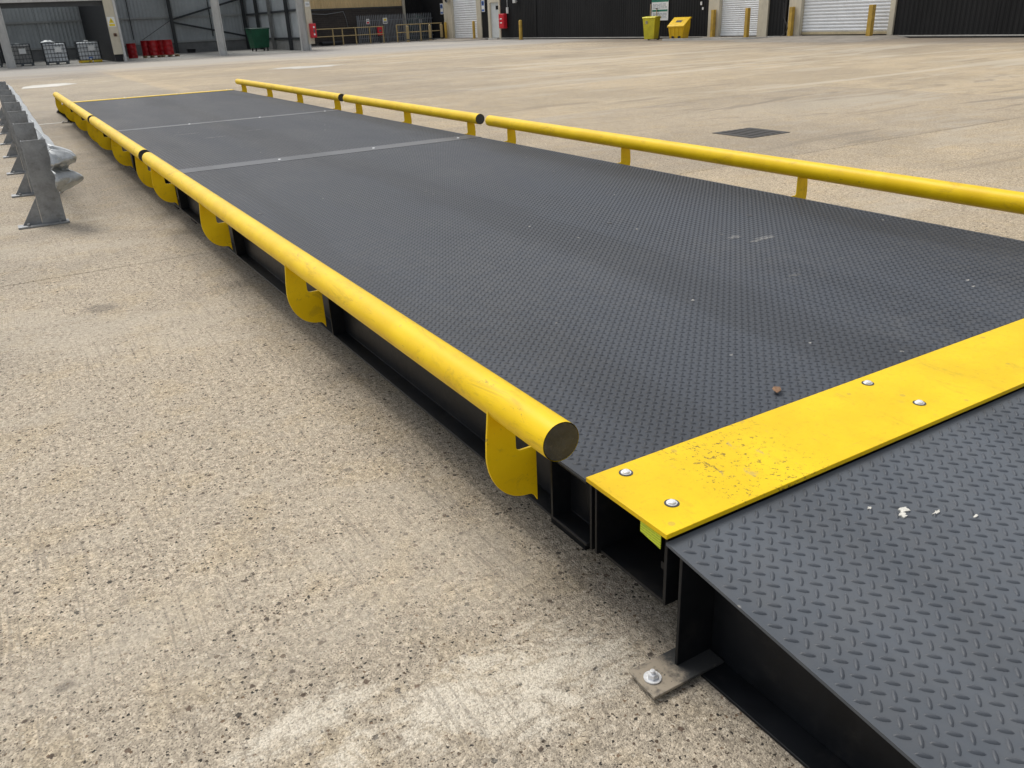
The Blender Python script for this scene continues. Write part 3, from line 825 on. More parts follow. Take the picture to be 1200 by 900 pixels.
MB().cyl((WX-.09, 27.3, .1), (WX-.09, 27.3, H), .06, 12).build('downpipe', M_dkplastic, WH)
MB().tube([(WX-.10, 27.42, 1.5), (WX-.12, 27.36, .9), (WX-.16, 27.15, .62), (WX-.2, 27.05, .4), (WX-.18, 27.2, .16), (WX-.14, 27.5, .06), (WX-.12, 27.8, .05)], .035, 8).build('hose', M_dkplastic, WH)
# raised concrete aprons at the doors
def apron(y0, y1, xf, h, name='apron'):
    o = MB().add([(xf,y0,.001),(xf,y1,.001),(WX+.05,y1,.001),(WX+.05,y0,.001),(WX-.35,y0+.5,h),(WX-.35,y1-.5,h),(WX+.05,y1-.5,h),(WX+.05,y0+.5,h)],
             [(0,1,5,4),(4,5,6,7),(1,2,6,5),(3,0,4,7),(2,3,7,6),(3,2,1,0)]).build(name, simple(name+'_concrete', (.25,.225,.19), .85, .2, 1.5, dirt=((.12,.11,.10), .6)), None, angle=0)
    return struct(o)
apron(20.9, 27.7, 27.6, .11, 'door_apron')
apron(28.0, 32.6, 28.8, .09, 'door_apron')
apron(55.4, 62.4, 28.6, .08, 'door_apron')
k_ = MB()
kp = [(28.9, 33.4), (29.3, 31.0), (29.5, 29.0), (29.9, 28.0), (30.85, 27.6)]
for (x0, y0), (x1, y1) in zip(kp[:-1], kp[1:]): k_.bar((x0, y0, .05), (x1, y1, .05), .14, .1)
struct(k_.build('kerb', M_trim, None, angle=0))

# wall signs and fittings (things that hang on the wall)
def board(name, label, cat, y0, y1, z0, z1, mat, X=WX-.062, extras=(), group=None):
    t = thing(name, label, cat, (X, (y0+y1)/2, z0), group)
    MB().box(X-.012, X+.02, y0, y1, z0, z1).build('panel', mat, t, bevel=.004)
    for (u0, u1, w0, w1, m_) in extras:      # fractions across (left to right as seen) and up
        MB().box(X-.0165, X-.0122, y1-(y1-y0)*u1, y1-(y1-y0)*u0, z0+(z1-z0)*w0, z0+(z1-z0)*w1).build('print', m_, t, angle=0)
    return t
ex = [(0, 1, .93, 1., M_gsign), (0, 1, .56, .72, M_gsign), (.04, .96, .27, .33, M_gsign)]
rnd = random.Random(3)
for zz in (.85, .80, .765, .50, .46, .42, .38, .22, .19, .16, .12, .08):
    a = .08; 
    while a < .85:
        b = min(.92, a + .06 + rnd.random()*.2); ex.append((a, b, zz-.010, zz+.008, M_inkg if zz < .6 else M_gsign)); a = b + .03
for a, b in ((.1, .34), (.38, .62), (.66, .9)): ex.append((a, b, .62, .67, M_wsign))
board('notice_board', 'white and green site notice board on the black wall above the lime bin', 'sign', 35.42, 36.78, .92, 2.55, M_wsign, extras=ex)
bl = [(.1, .9, .55, .92, M_bsign), (.1, .9, .06, .22, M_bsign), (.3, .7, .65, .82, M_wsign)]
board('safety_sign', 'small blue and white sign on the black wall left of the far roller door', 'sign', 62.1, 62.55, 1.85, 2.62, M_wsign, extras=bl)
board('safety_sign', 'small blue and white sign between the far roller door and personnel door', 'sign', 55.42, 55.86, 1.85, 2.62, M_wsign, extras=bl)
t = thing('fire_cabinet', 'red fire cabinet on the black wall right of the white personnel door', 'cabinet', (30.8, 52.65, .7))
MB().box(30.66, 30.93, 52.28, 52.98, .72, 1.66).build('body', M_redbox, t, bevel=.02)
MB().box(30.63, 30.66, 52.32, 52.94, .76, 1.62).build('lid', M_redbox, t, bevel=.012)
for zz in (1.05, 1.3): MB().box(30.624, 30.63, 52.5, 52.78, zz, zz+.07).build('label_plate', M_wsign, t)
t = thing('switch_box', 'small grey switch box on the black wall above the red cabinet', 'box', (30.9, 52.2, 1.7))
MB().box(30.85, 30.935, 52.02, 52.25, 1.66, 2.05).build('body', M_colgrey, t, bevel=.01); MB().cyl((30.89, 52.13, 2.05), (30.89, 52.13, 3.6), .018, 8).build('conduit', M_colgrey, t)
t = thing('wall_light', 'small grey floodlight on the black wall above the red cabinet', 'light', (30.9, 50.9, 2.3))
MB().box(30.68, 30.80, 50.74, 51.06, 2.28, 2.5).build('housing', M_colgrey, t, bevel=.015); MB().box(30.8, 30.94, 50.86, 50.94, 2.34, 2.44).build('arm', M_colgrey, t)
t = thing('convex_mirror', 'round convex traffic mirror at the top of the far roller door pillar', 'mirror', (30.7, 61.0, 2.8))
mm = MB(); 
for k in range(6):
    r0 = .34*math.cos(k*math.pi/12); r1 = .34*math.cos((k+1)*math.pi/12)
    mm.cyl((30.72-.10*math.sin(k*math.pi/12), 61.0, 3.0), (30.72-.10*math.sin((k+1)*math.pi/12), 61.0, 3.0), r0, 24, r1, caps=False)
mm.build('mirror_face', simple('mirror_glass', (.75,.77,.78), .08, .02, 1, metal=1.), t, angle=60)
MB().cyl((30.76, 61.0, 3.0), (30.72, 61.0, 3.0), .37, 24).build('rim', M_colgrey, t); MB().cyl((30.76, 61.0, 3.0), (30.95, 61.0, 3.0), .03, 8).build('arm', M_colgrey, t)
t = thing('wall_socket', 'two small pale fittings high on the black wall right of the amber bin', 'socket', (30.9, 32.85, 1.4))
MB().box(30.9, 30.94, 32.72, 32.80, 1.36, 1.48).build('lower_socket', M_wsign, t); MB().box(30.9, 30.94, 32.84, 32.94, 1.58, 1.74).build('upper_socket', M_wsign, t)

# bollards
def bollard(label, x, y, h, r=.085, square=False, foot=True):
    t = thing('bollard', label, 'bollard', (x, y, 0), 'ochre bollards along the warehouse doors')
    b = MB()
    if square: b.box(x-r, x+r, y-r, y+r, .012, h)
    else: b.lathe([(r,.012),(r,h-.05),(r*.85,h-.02),(r*.4,h)], (x, y, 0), 20)
    b.build('post', M_boll, t, bevel=.008 if square else 0)
    if foot:
        MB().box(x-.15, x+.15, y-.15, y+.15, .001, .015).build('base_plate', M_boll, t)
        g = MB()
        for sx, sy in ((1,0),(-1,0),(0,1),(0,-1)):
            a, c = (x+sx*r, y+sy*r), (x+sx*.14, y+sy*.14)
            if sx: g.prism([(a[0],.016),(c[0],.016),(a[0],.16)], 1, y-.006, y+.006)
            else: g.prism([(a[1],.016),(c[1],.016),(a[1],.16)], 0, x-.006, x+.006)
        g.build('foot_gusset', M_boll, t)
    return t
bollard('ochre bollard at the right edge of the wide white roller door', 30.55, 22.45, 1.28, .1, True)
bollard('ochre post on the cream pillar left of the wide white roller door', 30.8, 26.85, 1.32, .09, True, False)
bollard('ochre bollard at the right edge of the narrower middle roller door', 30.45, 29.2, 1.36, .09, True)
bollard('ochre post on the cream pillar left of the middle roller door', 30.8, 31.85, 1.34, .09, True, False)
bollard('lone round ochre bollard in front of the seam in the black wall', 30.3, 49.5, 1.22, .115)
bollard('ochre bollard between the far roller door and personnel door', 30.6, 56.6, 1.28, .1)
bollard('ochre post on the cream pillar left of the far roller door', 30.7, 61.4, 1.28, .1, False, False)

# lime wheelie bin
def wheelie(name, label, c, ang, w_, d_, h_, mat, lidmat, cat='bin', big=False):
    t = thing(name, label, cat, (c[0], c[1], 0))
    x, y = c; k = .80
    z0 = .06 if not big else .2
    b = MB(); b.frustum((x-w_/2*k, x+w_/2*k, y-d_/2*k, y+d_/2*k), (x-w_/2, x+w_/2, y-d_/2, y+d_/2), z0, h_*.93)
    b.box(x-w_/2-.02, x+w_/2+.02, y-d_/2-.02, y+d_/2+.02, h_*.90, h_*.935)
    b.rotz(c, ang).build('body', mat, t, bevel=.02)
    l = MB(); zz = h_*.936
    l.prism([(y-d_/2-.04, zz), (y+d_/2+.05, zz), (y+d_/2+.04, zz+.03), (y+d_/4, zz+.07), (y-d_/2+.03, zz+.05)], 0, x-w_/2-.035, x+w_/2+.035)
    l.rotz(c, ang).build('lid', lidmat, t, bevel=.012)
    wheels = [(-1, 1), (1, 1)] if not big else [(-1,1),(1,1),(-1,-1),(1,-1)]
    for sx, sy in wheels:
        q = MB(); px, py = x+sx*w_/2*k*(.95 if not big else .8), y+sy*d_/2*k*(.95 if not big else .8)
        r = .1
        q.cyl((px-.025, py, r), (px+.025, py, r), r, 18)
        if big: q.box(px-.03, px+.03, py-.03, py+.03, r, .21)
        q.rotz(c, ang).build('wheel', M_dkplastic, t)
    hb = MB(); hb.cyl((x-w_/2*.8, y+d_/2+.07, h_*.9), (x+w_/2*.8, y+d_/2+.07, h_*.9), .018, 10)
    for sx in (-.8, 0, .8): hb.cyl((x+sx*w_/2, y+d_/2, h_*.88), (x+sx*w_/2, y+d_/2+.07, h_*.9), .016, 8)
    hb.rotz(c, ang).build('handle', mat, t)
    return t
t = wheelie('wheelie_bin', 'lime yellow wheelie bin standing below the notice board', (29.5, 35.05), math.radians(-62), .68, .8, 1.16, M_lime, M_lime)
MB().box(-.13, .13, -.004, .004, .80, .95).build('label_plate', M_pale, t).location = Vector((-.375, -.12, .80))
t.children[-1].rotation_euler = (0, 0, math.radians(-62))
# amber grit bin
t = thing('grit_bin', 'amber grit bin with sloping lid against the black wall', 'bin', (29.6, 32.9, 0))
x, y = 29.6, 33.0; ga = math.radians(-66); GW = .72
b = MB(); b.frustum((x-.36, x+.36, y-.33, y+.33), (x-.42, x+.42, y-.40, y+.40), .09, .60)
b.prism([(y-.40,.60),(y+.40,.60),(y+.43,.98),(y-.41,.62)], 0, x-.42, x+.42)
b.rotz((x,y), ga).build('body', M_amber, t, bevel=.02)
for sx in (-.25, 0, .25):
    MB().frustum((x+sx-.10, x+sx+.10, y-.33, y+.33), (x+sx-.10, x+sx+.10, y-.33, y+.33), .0, .089).rotz((x,y), ga).build('foot', M_amber, t, bevel=.01)
for sx in (-.17, .17):
    MB().box(x+sx-.07, x+sx+.07, y-.37, y-.30, .10, .2).rotz((x,y), ga).build('fork_slot', M_dkplastic, t)
for sx in (-.33, -.11, .11, .33):
    MB().frustum((x+sx-.03, x+sx+.03, y-.36, y-.3), (x+sx-.03, x+sx+.03, y-.425, y-.37), .12, .57).rotz((x,y), ga).build('rib', M_amber, t)
l = MB(); l.prism([(y-.47,.60),(y-.47,.68),(y+.36,1.06),(y+.50,1.06),(y+.50,1.0),(y+.42,.995),(y-.40,.63)], 0, x-.46, x+.46)
l.rotz((x,y), ga).build('lid', M_amber, t, bevel=.02)
MB().prism([(y-.14,.835),(y-.14,.842),(y+.04,.925),(y+.04,.915)], 0, x-.15, x+.15).rotz((x,y), ga).build('lid_recess', M_dkplastic, t)
# brooms leaning behind the lime bin
for i, (yy, hh, lb) in enumerate(((36.95, 1.75, 'taller wooden broom handle leaning on the wall behind the lime bin'), (36.45, 1.5, 'shorter shovel handle leaning on the wall behind the lime bin'))):
    t = thing('broom' if i == 0 else 'shovel', lb, 'broom' if i == 0 else 'shovel', (30.6, yy-.3, 0))
    MB().cyl((30.55, yy-.5, .1), (30.9, yy-.12, hh), .022, 10).build('handle', M_wood, t)
    if i == 0: MB().box(30.4, 30.7, yy-.62, yy-.48, .0, .14).build('brush_head', M_dkplastic, t)
    else:
        MB().prism([(30.42,.0),(30.62,.0),(30.66,.3),(30.40,.3)], 1, yy-.52, yy-.50).build('blade', M_galvp, t)
        MB().cyl((30.86, yy-.22, hh+.02), (30.92, yy-.02, hh+.02), .02, 8).build('grip', M_dkplastic, t)

# ------------------------------------------------------------------ open shed on the left
SY, SB = 54.0, 68.0
SH = thing('open_shed', 'open fronted grey steel storage shed at the back left of the yard', 'shed', (5, 61, 0))
struct(MB().box(-17.5, 17.3, 53.72, 68.2, -.02, .003).build('shed_floor', M_shedfloor, None, angle=0))
def ibeam(x, y, z0, z1, w_, d_, mat, name='column', parent=SH):
    t = .025
    poly = [(x-w_/2,y-d_/2),(x+w_/2,y-d_/2),(x+w_/2,y-d_/2+t),(x+t/2,y-d_/2+t),(x+t/2,y+d_/2-t),(x+w_/2,y+d_/2-t),(x+w_/2,y+d_/2),(x-w_/2,y+d_/2),(x-w_/2,y+d_/2-t),(x-t/2,y+d_/2-t),(x-t/2,y-d_/2+t),(x-w_/2,y-d_/2+t)]
    return MB().prism(poly, 2, z0, z1).build(name, mat, parent, angle=20)
def webcol(x, y0):      # front column seen on its web: two flanges towards the sides
    t = .03; w_, d_ = .44, .3
    poly = [(x-w_/2,y0),(x-w_/2+t,y0),(x-w_/2+t,y0+d_/2-.01),(x+w_/2-t,y0+d_/2-.01),(x+w_/2-t,y0),(x+w_/2,y0),(x+w_/2,y0+d_),(x+w_/2-t,y0+d_),(x+w_/2-t,y0+d_/2+.01),(x-w_/2+t,y0+d_/2+.01),(x-w_/2+t,y0+d_),(x-w_/2,y0+d_)]
    return MB().prism(poly, 2, 0, 5.0).build('column', M_colgrey, SH, angle=20)
for x in (-11.2, -5.5, .2, 11.66, 16.86): webcol(x, SY)
# divider wall with cream end
MB().box(5.55, 5.95, 54.13, SB, .0, 5.0).build('divider_wall', M_divider, SH)
MB().box(5.50, 5.99, 53.98, 54.12, .40, 5.0).build('divider_end', M_cream, SH, bevel=.01)
MB().box(5.995, 6.13, 53.96, 54.14, .0, 5.0).build('door_post', M_colgrey, SH, bevel=.01)
# back and end walls: plinth, panels, girts, posts, braces
for a, b in ((-17.2, 5.54), (5.96, 17.2)):
    MB().box(a, b, SB, SB+.2, 0, .68).build('plinth', M_shedplinth, SH)
    MB().box(a-.1, b+.1 if b < 6 else b, SB+.21+.1*(b > 6), SB+.3+.1*(b > 6), 0, 5.5).build('outer_sheet', M_roof, SH)
    n = round((b-a)/2.82); st = (b-a)/n
    for k in range(n):
        clad('wall_panel', M_shedwall, SH, 0, a+k*st+.01, a+(k+1)*st-.01, .69, 5.3, SB+.1, -1, .25, .02)
    for z in (.72, 2.40): MB().box(a, b, SB-.06, SB+.05, z, z+.11).build('girt', M_girt, SH)
    MB().box(a, b, SB-.06, SB+.05, 4.0, 4.1).build('girt', M_girt, SH)
for x in (-11.2, -5.5, .2, 11.5, 16.8): ibeam(x, SB-.2, 0, 5.2, .2, .26, M_darksteel, 'back_post')
for x in (8.68, 14.3): MB().cyl((x, SB-.05, 1.05), (x, SB-.05, 5.0), .03, 8).build('cable_conduit', M_darksteel, SH)
for p, q in (((11.6, SB-.2, 2.3), (16.8, SB-.2, 3.57)), ((11.6, SB-.22, 2.08), (16.9, SB-.22, .9)), ((11.6, SB-.25, 2.35), (9.2, SB-.25, 1.0))):
    MB().bar(p, q, .08, .13 if p[0] < q[0] else .03).build('brace', M_darksteel, SH)
MB().box(17.0, 17.2, SY+.32, SB, 0, .62).build('plinth', M_shedplinth, SH)
MB().box(17.21, 17.29, SY+.32, SB+.2, 0, 5.3).build('outer_sheet', M_roof, SH)
for k in range(5):
    a = SY+.34 + k*2.73
    clad('wall_panel', M_shedwall, SH, 1, a+.01, a+2.72, .63, 5.2, 17.1, -1, .25, .02)
for z in (.66, 2.35): MB().box(16.95, 17.05, SY+.33, SB-.35, z, z+.13).build('girt', M_darksteel, SH)
for y in (57.2, 61.2, 64.5): ibeam(16.9, y, 0, 5.0, .2, .22, M_darksteel if y != 61.2 else M_shedplinth, 'end_post')
MB().box(-17.4, -17.2, SY, SB+.2, 0, 5.2).build('end_wall', M_shedwall, SH)
def zroof(y): return 5.05 + (y-53.6)*.03
def roof_sheet(name, mat, x0, x1, y0, y1, th):
    v = [(x, y, zroof(y)+dz) for dz in (0, th) for x, y in ((x0,y0),(x1,y0),(x1,y1),(x0,y1))]
    return MB().add(v, [(0,3,2,1),(4,5,6,7),(0,1,5,4),(1,2,6,5),(2,3,7,6),(3,0,4,7)]).build(name, mat, SH, angle=0)
RL = [(-15.8,-12.4),(-10.2,-6.8),(-4.4,-1.0),(1.3,4.7),(7.0,10.4),(12.6,16.0)]  # unseen roof openings, inferred from the bright interior and widened to brighten it
xa = -17.6
for r0, r1 in RL + [(17.5, None)]:
    roof_sheet('roof_sheet', M_roof, xa, r0, 53.6, 68.6, .12)
    if r1 is None: break
    roof_sheet('roof_sheet', M_roof, r0, r1, 53.6, 55.0, .12)
    roof_sheet('roof_sheet', M_roof, r0, r1, 67.6, 68.6, .12)
    roof_sheet('unseen_rooflight', M_light, r0, r1, 55.0, 67.6, .02)
    xa = r1
for x in (-11.2, -5.5, .2, 5.75, 11.6, 16.8): MB().bar((x, 54.1, 4.95), (x, 67.9, 5.38), .18, .22).build('rafter', M_darksteel, SH)
# low header over the first bays, tall opening to the right
clad('fascia_panel', M_colgrey, SH, 0, -17.2, 5.49, 3.45, 5.04, SY+.02, -1, .25, .02)
MB().box(-17.2, 5.49, SY-.06, SY+.3, 3.24, 3.44).build('header_beam', M_colgrey, SH, bevel=.01)
MB().box(-17.2, 5.49, SY+.31, SY+.42, 2.98, 3.3).build('door_track', M_darksteel, SH)
clad('fascia_panel', M_colgrey, SH, 0, 6.14, 17.1, 4.3, 5.04, SY+.02, -1, .25, .02)
# cream end pier of the shed
MB().box(17.10, 17.48, 53.9, 54.3, .38, 5.0).build('end_pier', M_cream, SH, bevel=.01)
MB().box(17.10, 17.22, 53.96, 54.25, .0, .375).build('pier_foot', M_colgrey, SH)

# signs on the shed
def fboard(name, label, cat, x0, x1, z0, z1, mat, Y, extras=()):
    t = thing(name, label, cat, ((x0+x1)/2, Y, z0))
    MB().box(x0, x1, Y-.012, Y, z0, z1).build('panel', mat, t, bevel=.003)
    for shape, args, m_ in extras:
        if shape == 'bar':
            u0, u1, w0, w1 = args
            MB().box(x0+(x1-x0)*u0, x0+(x1-x0)*u1, Y-.0165, Y-.0122, z0+(z1-z0)*w0, z0+(z1-z0)*w1).build('print', m_, t, angle=0)
        else:
            MB().prism([(x0+(x1-x0)*u, z0+(z1-z0)*w_) for u, w_ in args], 1, Y-.0165, Y-.0122).build('print', m_, t, angle=0)
    return t
fboard('warning_sign', 'white sign with yellow warning triangle on the cream shed pier', 'sign', 5.53, 5.93, 1.86, 2.38, M_wsign, 53.975,
       [('tri', [(.15,.40),(.85,.40),(.5,.92)], M_ysign), ('bar', (.47,.53,.52,.72), M_ink), ('bar', (.12,.88,.08,.30), M_ysign)])
t = thing('call_point', 'small brown call point on the cream shed pier below the warning sign', 'call point', (5.78, 53.97, 1.4))
MB().box(5.70, 5.86, 53.90, 53.978, 1.36, 1.52).build('box', simple('brown_plastic', (.16,.07,.03), .5, .2, 9), t, bevel=.015)
MB().cyl((5.78, 53.90, 1.43), (5.78, 53.87, 1.43), .045, 12).build('button', M_dkplastic, t)
fboard('shed_sign', 'small white sign high on the cream pier at the right end of the shed', 'sign', 17.14, 17.42, 2.56, 2.84, M_wsign, 53.895,
       [('bar', (.12,.88,.30,.42), M_ink), ('bar', (.12,.88,.58,.70), M_inkg)])
t = thing('extinguisher_box', 'tall red extinguisher box on the cream pier at the right end of the shed', 'cabinet', (17.4, 53.8, .8))
MB().box(17.2, 17.58, 53.62, 53.89, .74, 1.58).build('body', M_redbox, t, bevel=.03)
MB().box(17.22, 17.56, 53.585, 53.62, .78, 1.54).build('door', M_redbox, t, bevel=.012)
for zz in (.94, 1.36): MB().cyl((17.42, 53.585, zz), (17.42, 53.578, zz), .06, 16).build('badge', M_wsign, t)
MB().box(17.37, 17.46, 53.576, 53.584, 1.04, 1.24).build('print', M_ink, t)

# IBC containers
def ibc(label, x, y, tank, valve=False, lab=True):
    t = thing('ibc_container', label, 'container', (x, y, 0), 'caged liquid containers in the shed')
    w_, d_ = 1.2, 1.0
    pl = MB()
    for sx in (-.5, 0, .5): pl.box(x+sx*(w_-.12)-.06, x+sx*(w_-.12)+.06, y-d_/2, y+d_/2, .004, .10)
    pl.box(x-w_/2, x+w_/2, y-d_/2, y+d_/2, .10, .14)
    pl.build('pallet', M_cage if not valve else M_amber, t)
    MB().box(x-w_/2+.03, x+w_/2-.03, y-d_/2+.03, y+d_/2-.03, .142, 1.12).build('tank', tank, t, bevel=.07, seg=3)
    g = MB()
    for z in (.16, .38, .60, .82, 1.03, 1.17):
        for yy in (y-d_/2, y+d_/2): g.bar((x-w_/2, yy, z), (x+w_/2, yy, z), .022, .03)
        for xx in (x-w_/2, x+w_/2): g.bar((xx, y-d_/2, z), (xx, y+d_/2, z), .022, .03)
    for k in range(8):
        u = k/7
        for yy in (y-d_/2, y+d_/2): g.bar((x-w_/2+u*w_, yy, .14), (x-w_/2+u*w_, yy, 1.17), .022, .022)
        for xx in (x-w_/2, x+w_/2): g.bar((xx, y-d_/2+u*d_, .14), (xx, y-d_/2+u*d_, 1.17), .022, .022)
    for yy in (-.2, .2): g.bar((x-w_/2, y+yy, 1.17), (x+w_/2, y+yy, 1.17), .022, .03)
    g.build('cage', M_cage, t, angle=0)
    MB().lathe([(.12,1.12),(.12,1.19),(.09,1.22)], (x, y, 0), 18).build('cap', M_wsign, t)
    if lab: MB().box(x-.02, x+.33, y-d_/2-.022, y-d_/2-.013, .66, .94).build('label_plate', M_wsign, t)
    if valve:
        MB().cyl((x, y-d_/2+.02, .2), (x, y-d_/2-.06, .2), .05, 12).build('valve', M_wsign, t)
        MB().box(x-.5, x-.12, y-d_/2-.016, y-d_/2-.012, .02, .12).build('pallet_sign', M_ysign, t)
        MB().box(x+.12, x+.5, y-d_/2-.016, y-d_/2-.012, .02, .12).build('pallet_sign', M_ysign, t)
        MB().box(x-.1, x+.12, y-d_/2-.02, y-d_/2-.014, .22, .32).build('tag', M_bsign, t)
    return t
ibc('caged white container beside the dark shed partition, yellow panels at its foot', 4.42, 56.5, M_tank, True)
ibc('pale caged container in the middle, second from the shed partition', 2.65, 56.4, M_tank)
ibc('grimy grey caged container just right of the leftmost shed column', .85, 57.3, M_tankd)
ibc('dark caged container partly hidden behind the leftmost shed column', -.75, 57.6, M_tankd, lab=False)
# loose folded sheeting on the containers
for i, (x, y, lb) in enumerate(((2.35, 56.3, 'crumpled pale plastic sheet lying on the middle caged container'), )):
    o = MB(); nn = 9; v = []
    for a in range(nn):
        for c in range(nn):
            u, w_ = a/(nn-1)-.5, c/(nn-1)-.5
            v.append((x+u*.7, y+w_*.6, 1.20+.10*max(0, 1-(u*u+w_*w_)*3.2)*(1.1+noise.noise(Vector((u*5, w_*5, 2.))))))
    o.add(v, [(a*nn+c, (a+1)*nn+c, (a+1)*nn+c+1, a*nn+c+1) for a in range(nn-1) for c in range(nn-1)])
    q = o.build('plastic_sheet', M_tank, None, angle=60); md = q.modifiers.new('t', 'SOLIDIFY'); md.thickness = .006
    tag(q, lb, 'sheet')
# drums on pallets
def drum(label, x, y, z):
    t = thing('drum', label, 'drum', (x, y, z), 'red steel drums in the shed')
    r = .292
    pr = [(r,0),(r+.008,.01),(r,.02),(r,.28),(r+.012,.295),(r,.31),(r,.57),(r+.012,.585),(r,.60),(r,.86),(r+.008,.87),(r+.008,.885),(r-.01,.885),(r-.012,.87)]
    MB().lathe(pr, (x, y, z), 28).build('body', M_red, t, angle=50)
    MB().lathe([(.035,.870),(.035,.886)], (x+.15, y-.1, z), 12).build('bung', M_wsign, t)
    return t
def pallet(label, x, y):
    t = thing('pallet', label, 'pallet', (x, y, 0), 'timber pallets in the shed')
    for sx in (-.44, 0, .44): 
        for sy in (-.42, 0, .42): MB().box(x+sx-.06, x+sx+.06, y+sy-.06, y+sy+.06, .03, .105).build('block', M_wood, t)
    for sx in (-.44, 0, .44): MB().box(x+sx-.06, x+sx+.06, y-.5, y+.5, .004, .028).build('runner', M_wood, t)
    for k in range(7):
        yy = y-.45+k*.15; MB().box(x-.5, x+.5, yy-.055, yy+.055, .107, .130).build('board', M_wood, t)
    return t
pallet('timber pallet under the left pair of red drums', 8.34, 59.2)
pallet('timber pallet under the right pair of red drums', 9.40, 58.95)
drum('red steel drum standing alone on the floor left of the palleted drums', 7.36, 60.4, .004)
drum('red drum at the left back of the left pallet', 8.12, 59.40, .131)
drum('red drum at the right front of the left pallet', 8.47, 58.96, .131)
drum('red drum at the left back of the right pallet', 9.06, 59.22, .131)
drum('red drum at the right front of the right pallet', 9.33, 58.70, .131)
# green waste container
t = wheelie('waste_container', 'dark green four wheeled waste container near the right end of the shed', (15.55, 60.0), math.radians(6), 1.3, 1.05, 1.5, M_green, M_dkgreen, big=True)
t = thing('small_crate', 'small dark crate on the floor near the shed back wall', 'crate', (12.3, 66.8, 0))
b = MB(); b.frustum((12.05,12.55,66.65,66.95),(12.02,12.58,66.62,66.98),.004,.22); b.build('body', M_dkplastic, t, bevel=.01); MB().box(12.0,12.6,66.6,67.0,.221,.25).build('rim', M_dkplastic, t)

# ------------------------------------------------------------------ recess between the two buildings
RB = thing('rear_building', 'cream clad building over a dark brick wall between the shed and warehouse', 'building', (24, 67, 0))
MB().box(17.3, 29.2, 66.0, 66.4, 0, 2.5).build('brick_wall', M_brick, RB)
for k in range(4):
    a = 17.3 + k*2.97
    clad('wall_panel', M_creamclad, RB, 0, a+.005, a+2.965, 2.62, 7, 66.0, -1, .25, .03)
MB().box(17.3, 29.18, 65.94, 66.1, 2.5, 2.61).build('drip_trim', M_darksteel, RB)
MB().box(29.2, 29.4, 65.85, 66.2, 0, 7).build('corner_post', M_cream, RB)
clad('wall_panel', M_dclad, RB, 0, 29.41, 31.2, 0, 7, 66.0, -1, .2, .014)
MB().box(17.3, 31.4, 66.41, 66.6, 0, 7).build('inner_wall', M_divider, RB)
MB().box(17.3, 31, 66.41, 72, 6.8, 7.1).build('roof', M_roof, RB)
MB().tube([(21.2, 65.92, 2.3), (22.6, 65.92, 2.2), (24.1, 65.92, 2.36), (24.25, 65.92, 1.9), (24.35, 65.92, 1.2)], .02, 8).build('cable', M_galvp, RB)
MB().box(21.6, 23.4, 64.6, 65.4, .001, .28).build('rubble_step', M_dkplastic, RB, bevel=.1)
# palisade fence
PF = thing('palisade_fence', 'grey steel palisade fence with small notices in front of the dark brick wall', 'fence', (27.6, 64, 0))
for z in (.35, 1.6): MB().box(24.5, 31.0-.1, 64.03, 64.08, z, z+.05).build('fence_rail', M_fence, PF)
pale0 = None; k = 0
x = 24.58
while x < 30.85:
    if pale0 is None:
        pale0 = MB().prism([(x-.035,.06),(x+.035,.06),(x+.035,1.93),(x,2.05),(x-.035,1.93)], 1, 64.0, 64.025).build('pale', M_fence, PF, angle=0); xp0 = x
    else:
        clone(pale0, (x-xp0, 0, 0))
    x += .155 if not (26.0 < x < 27.9) else .13
for x in (24.5, 26.9, 29.4): ibeam(x, 64.16, 0, 2.0, .1, .12, M_fence, 'fence_post', PF)
fboard('fence_notice', 'small white notice with red patch on the left of the palisade fence', 'sign', 25.15, 25.42, 1.38, 1.75, M_wsign, 63.985, [('bar', (.15,.85,.1,.45), M_redbox), ('bar', (.15,.85,.6,.85), M_inkg)])
fboard('fence_notice', 'small cream notice in the middle of the palisade fence', 'sign', 26.55, 26.92, 1.36, 1.78, M_wsign, 63.985, [('bar', (.12,.88,.15,.35), M_ink), ('bar', (.2,.8,.5,.85), M_ysign)])
t = thing('red_reel_box', 'small red box low on the palisade fence behind the left handrail', 'box', (26.15, 63.8, 0))
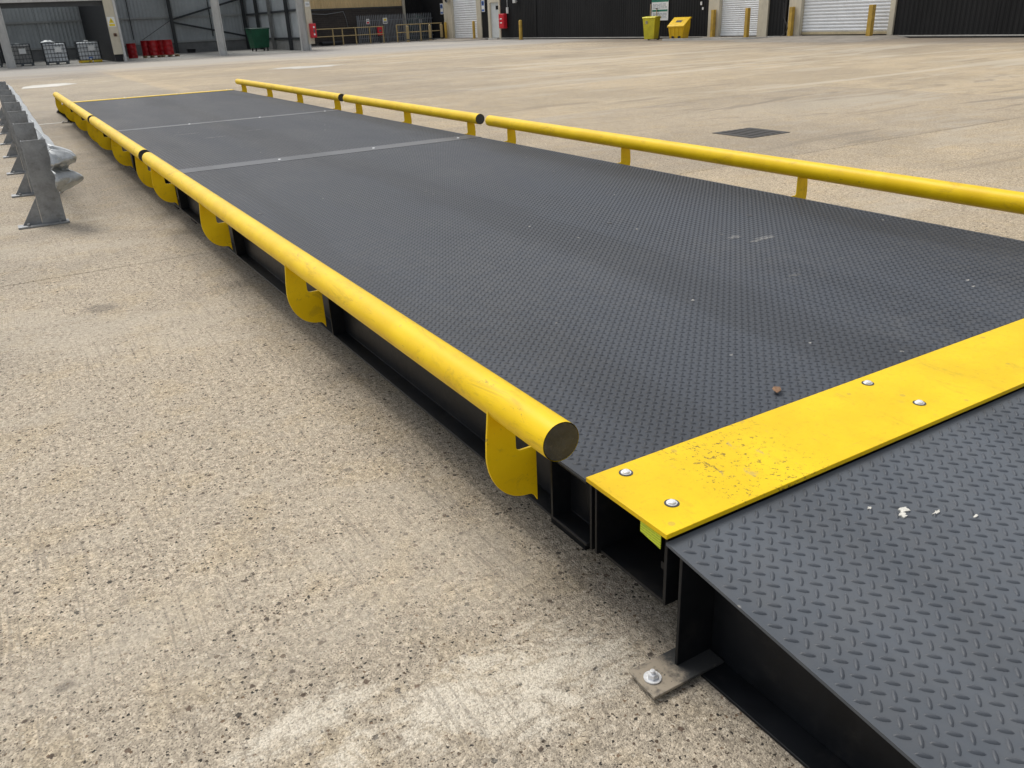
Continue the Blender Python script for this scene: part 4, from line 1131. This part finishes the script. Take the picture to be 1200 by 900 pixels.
MB().box(25.95, 26.35, 63.75, 63.95, .55, 1.2).build('body', M_redbox, t, bevel=.02); MB().box(26.05, 26.25, 63.735, 63.75, .8, .95).build('label_plate', M_ink, t); MB().box(26.1, 26.2, 63.8, 63.9, .002, .55).build('stand', M_darksteel, t)
# green tank
t = thing('storage_tank', 'dark green domed tank behind the right handrail beside the warehouse', 'tank', (30.0, 65.0, 0))
MB().lathe([(.72,.1),(.75,.2),(.75,1.45),(.66,1.65),(.45,1.8),(.15,1.86)], (30.0, 65.0, 0), 28).build('body', M_dkgreen, t, angle=50)
MB().lathe([(.12,1.86),(.12,1.95)], (30.0, 65.0, 0), 14).build('lid', M_dkgreen, t); MB().box(29.75, 30.0, 64.2, 64.24, 1.3, 1.58).build('label_plate', M_wsign, t)
MB().box(29.3, 30.7, 64.3, 65.7, .001, .1).build('plinth', M_trim, t)
# handrails
def handrail(label, pts, y, zt, r=.03):
    t = thing('handrail', label, 'handrail', ((pts[0]+pts[-1])/2, y, 0), 'pale ochre handrails in front of the fence')
    for x in pts: 
        MB().box(x-r*1.2, x+r*1.2, y-r*1.2, y+r*1.2, .002, zt).build('post', M_hand, t)
    for z in (zt-.02, zt*.55): MB().cyl((pts[0]-.05, y-.045, z), (pts[-1]+.05, y-.045, z), r, 10).build('rail', M_hand, t)
    return t
handrail('left handrail of thin ochre tube before the dark brick wall', [20.0, 21.85, 22.6, 23.65, 24.8, 25.9], 62.6, 1.2)
handrail('right handrail of thin ochre tube beside the warehouse corner', [26.75, 28.75, 30.55], 61.9, 1.25)
for x, lb in ((27.5, 'stout pale bollard at the left of the right handrail'), (29.42, 'stout pale bollard in the middle of the right handrail'), (30.42, 'stout pale bollard at the right end of the right handrail')):
    t = thing('guard_bollard', lb, 'bollard', (x, 61.6, 0), 'stout pale bollards before the handrail')
    MB().lathe([(.11,.01),(.11,1.08),(.09,1.13),(.04,1.16)], (x, 61.6, 0), 18).build('post', M_hand, t, angle=50)
    MB().lathe([(.118,.12),(.118,.2)], (x, 61.6, 0), 18).build('band', M_darksteel, t)
    MB().box(x-.16, x+.16, 61.44, 61.76, .001, .012).build('base_plate', M_hand, t)
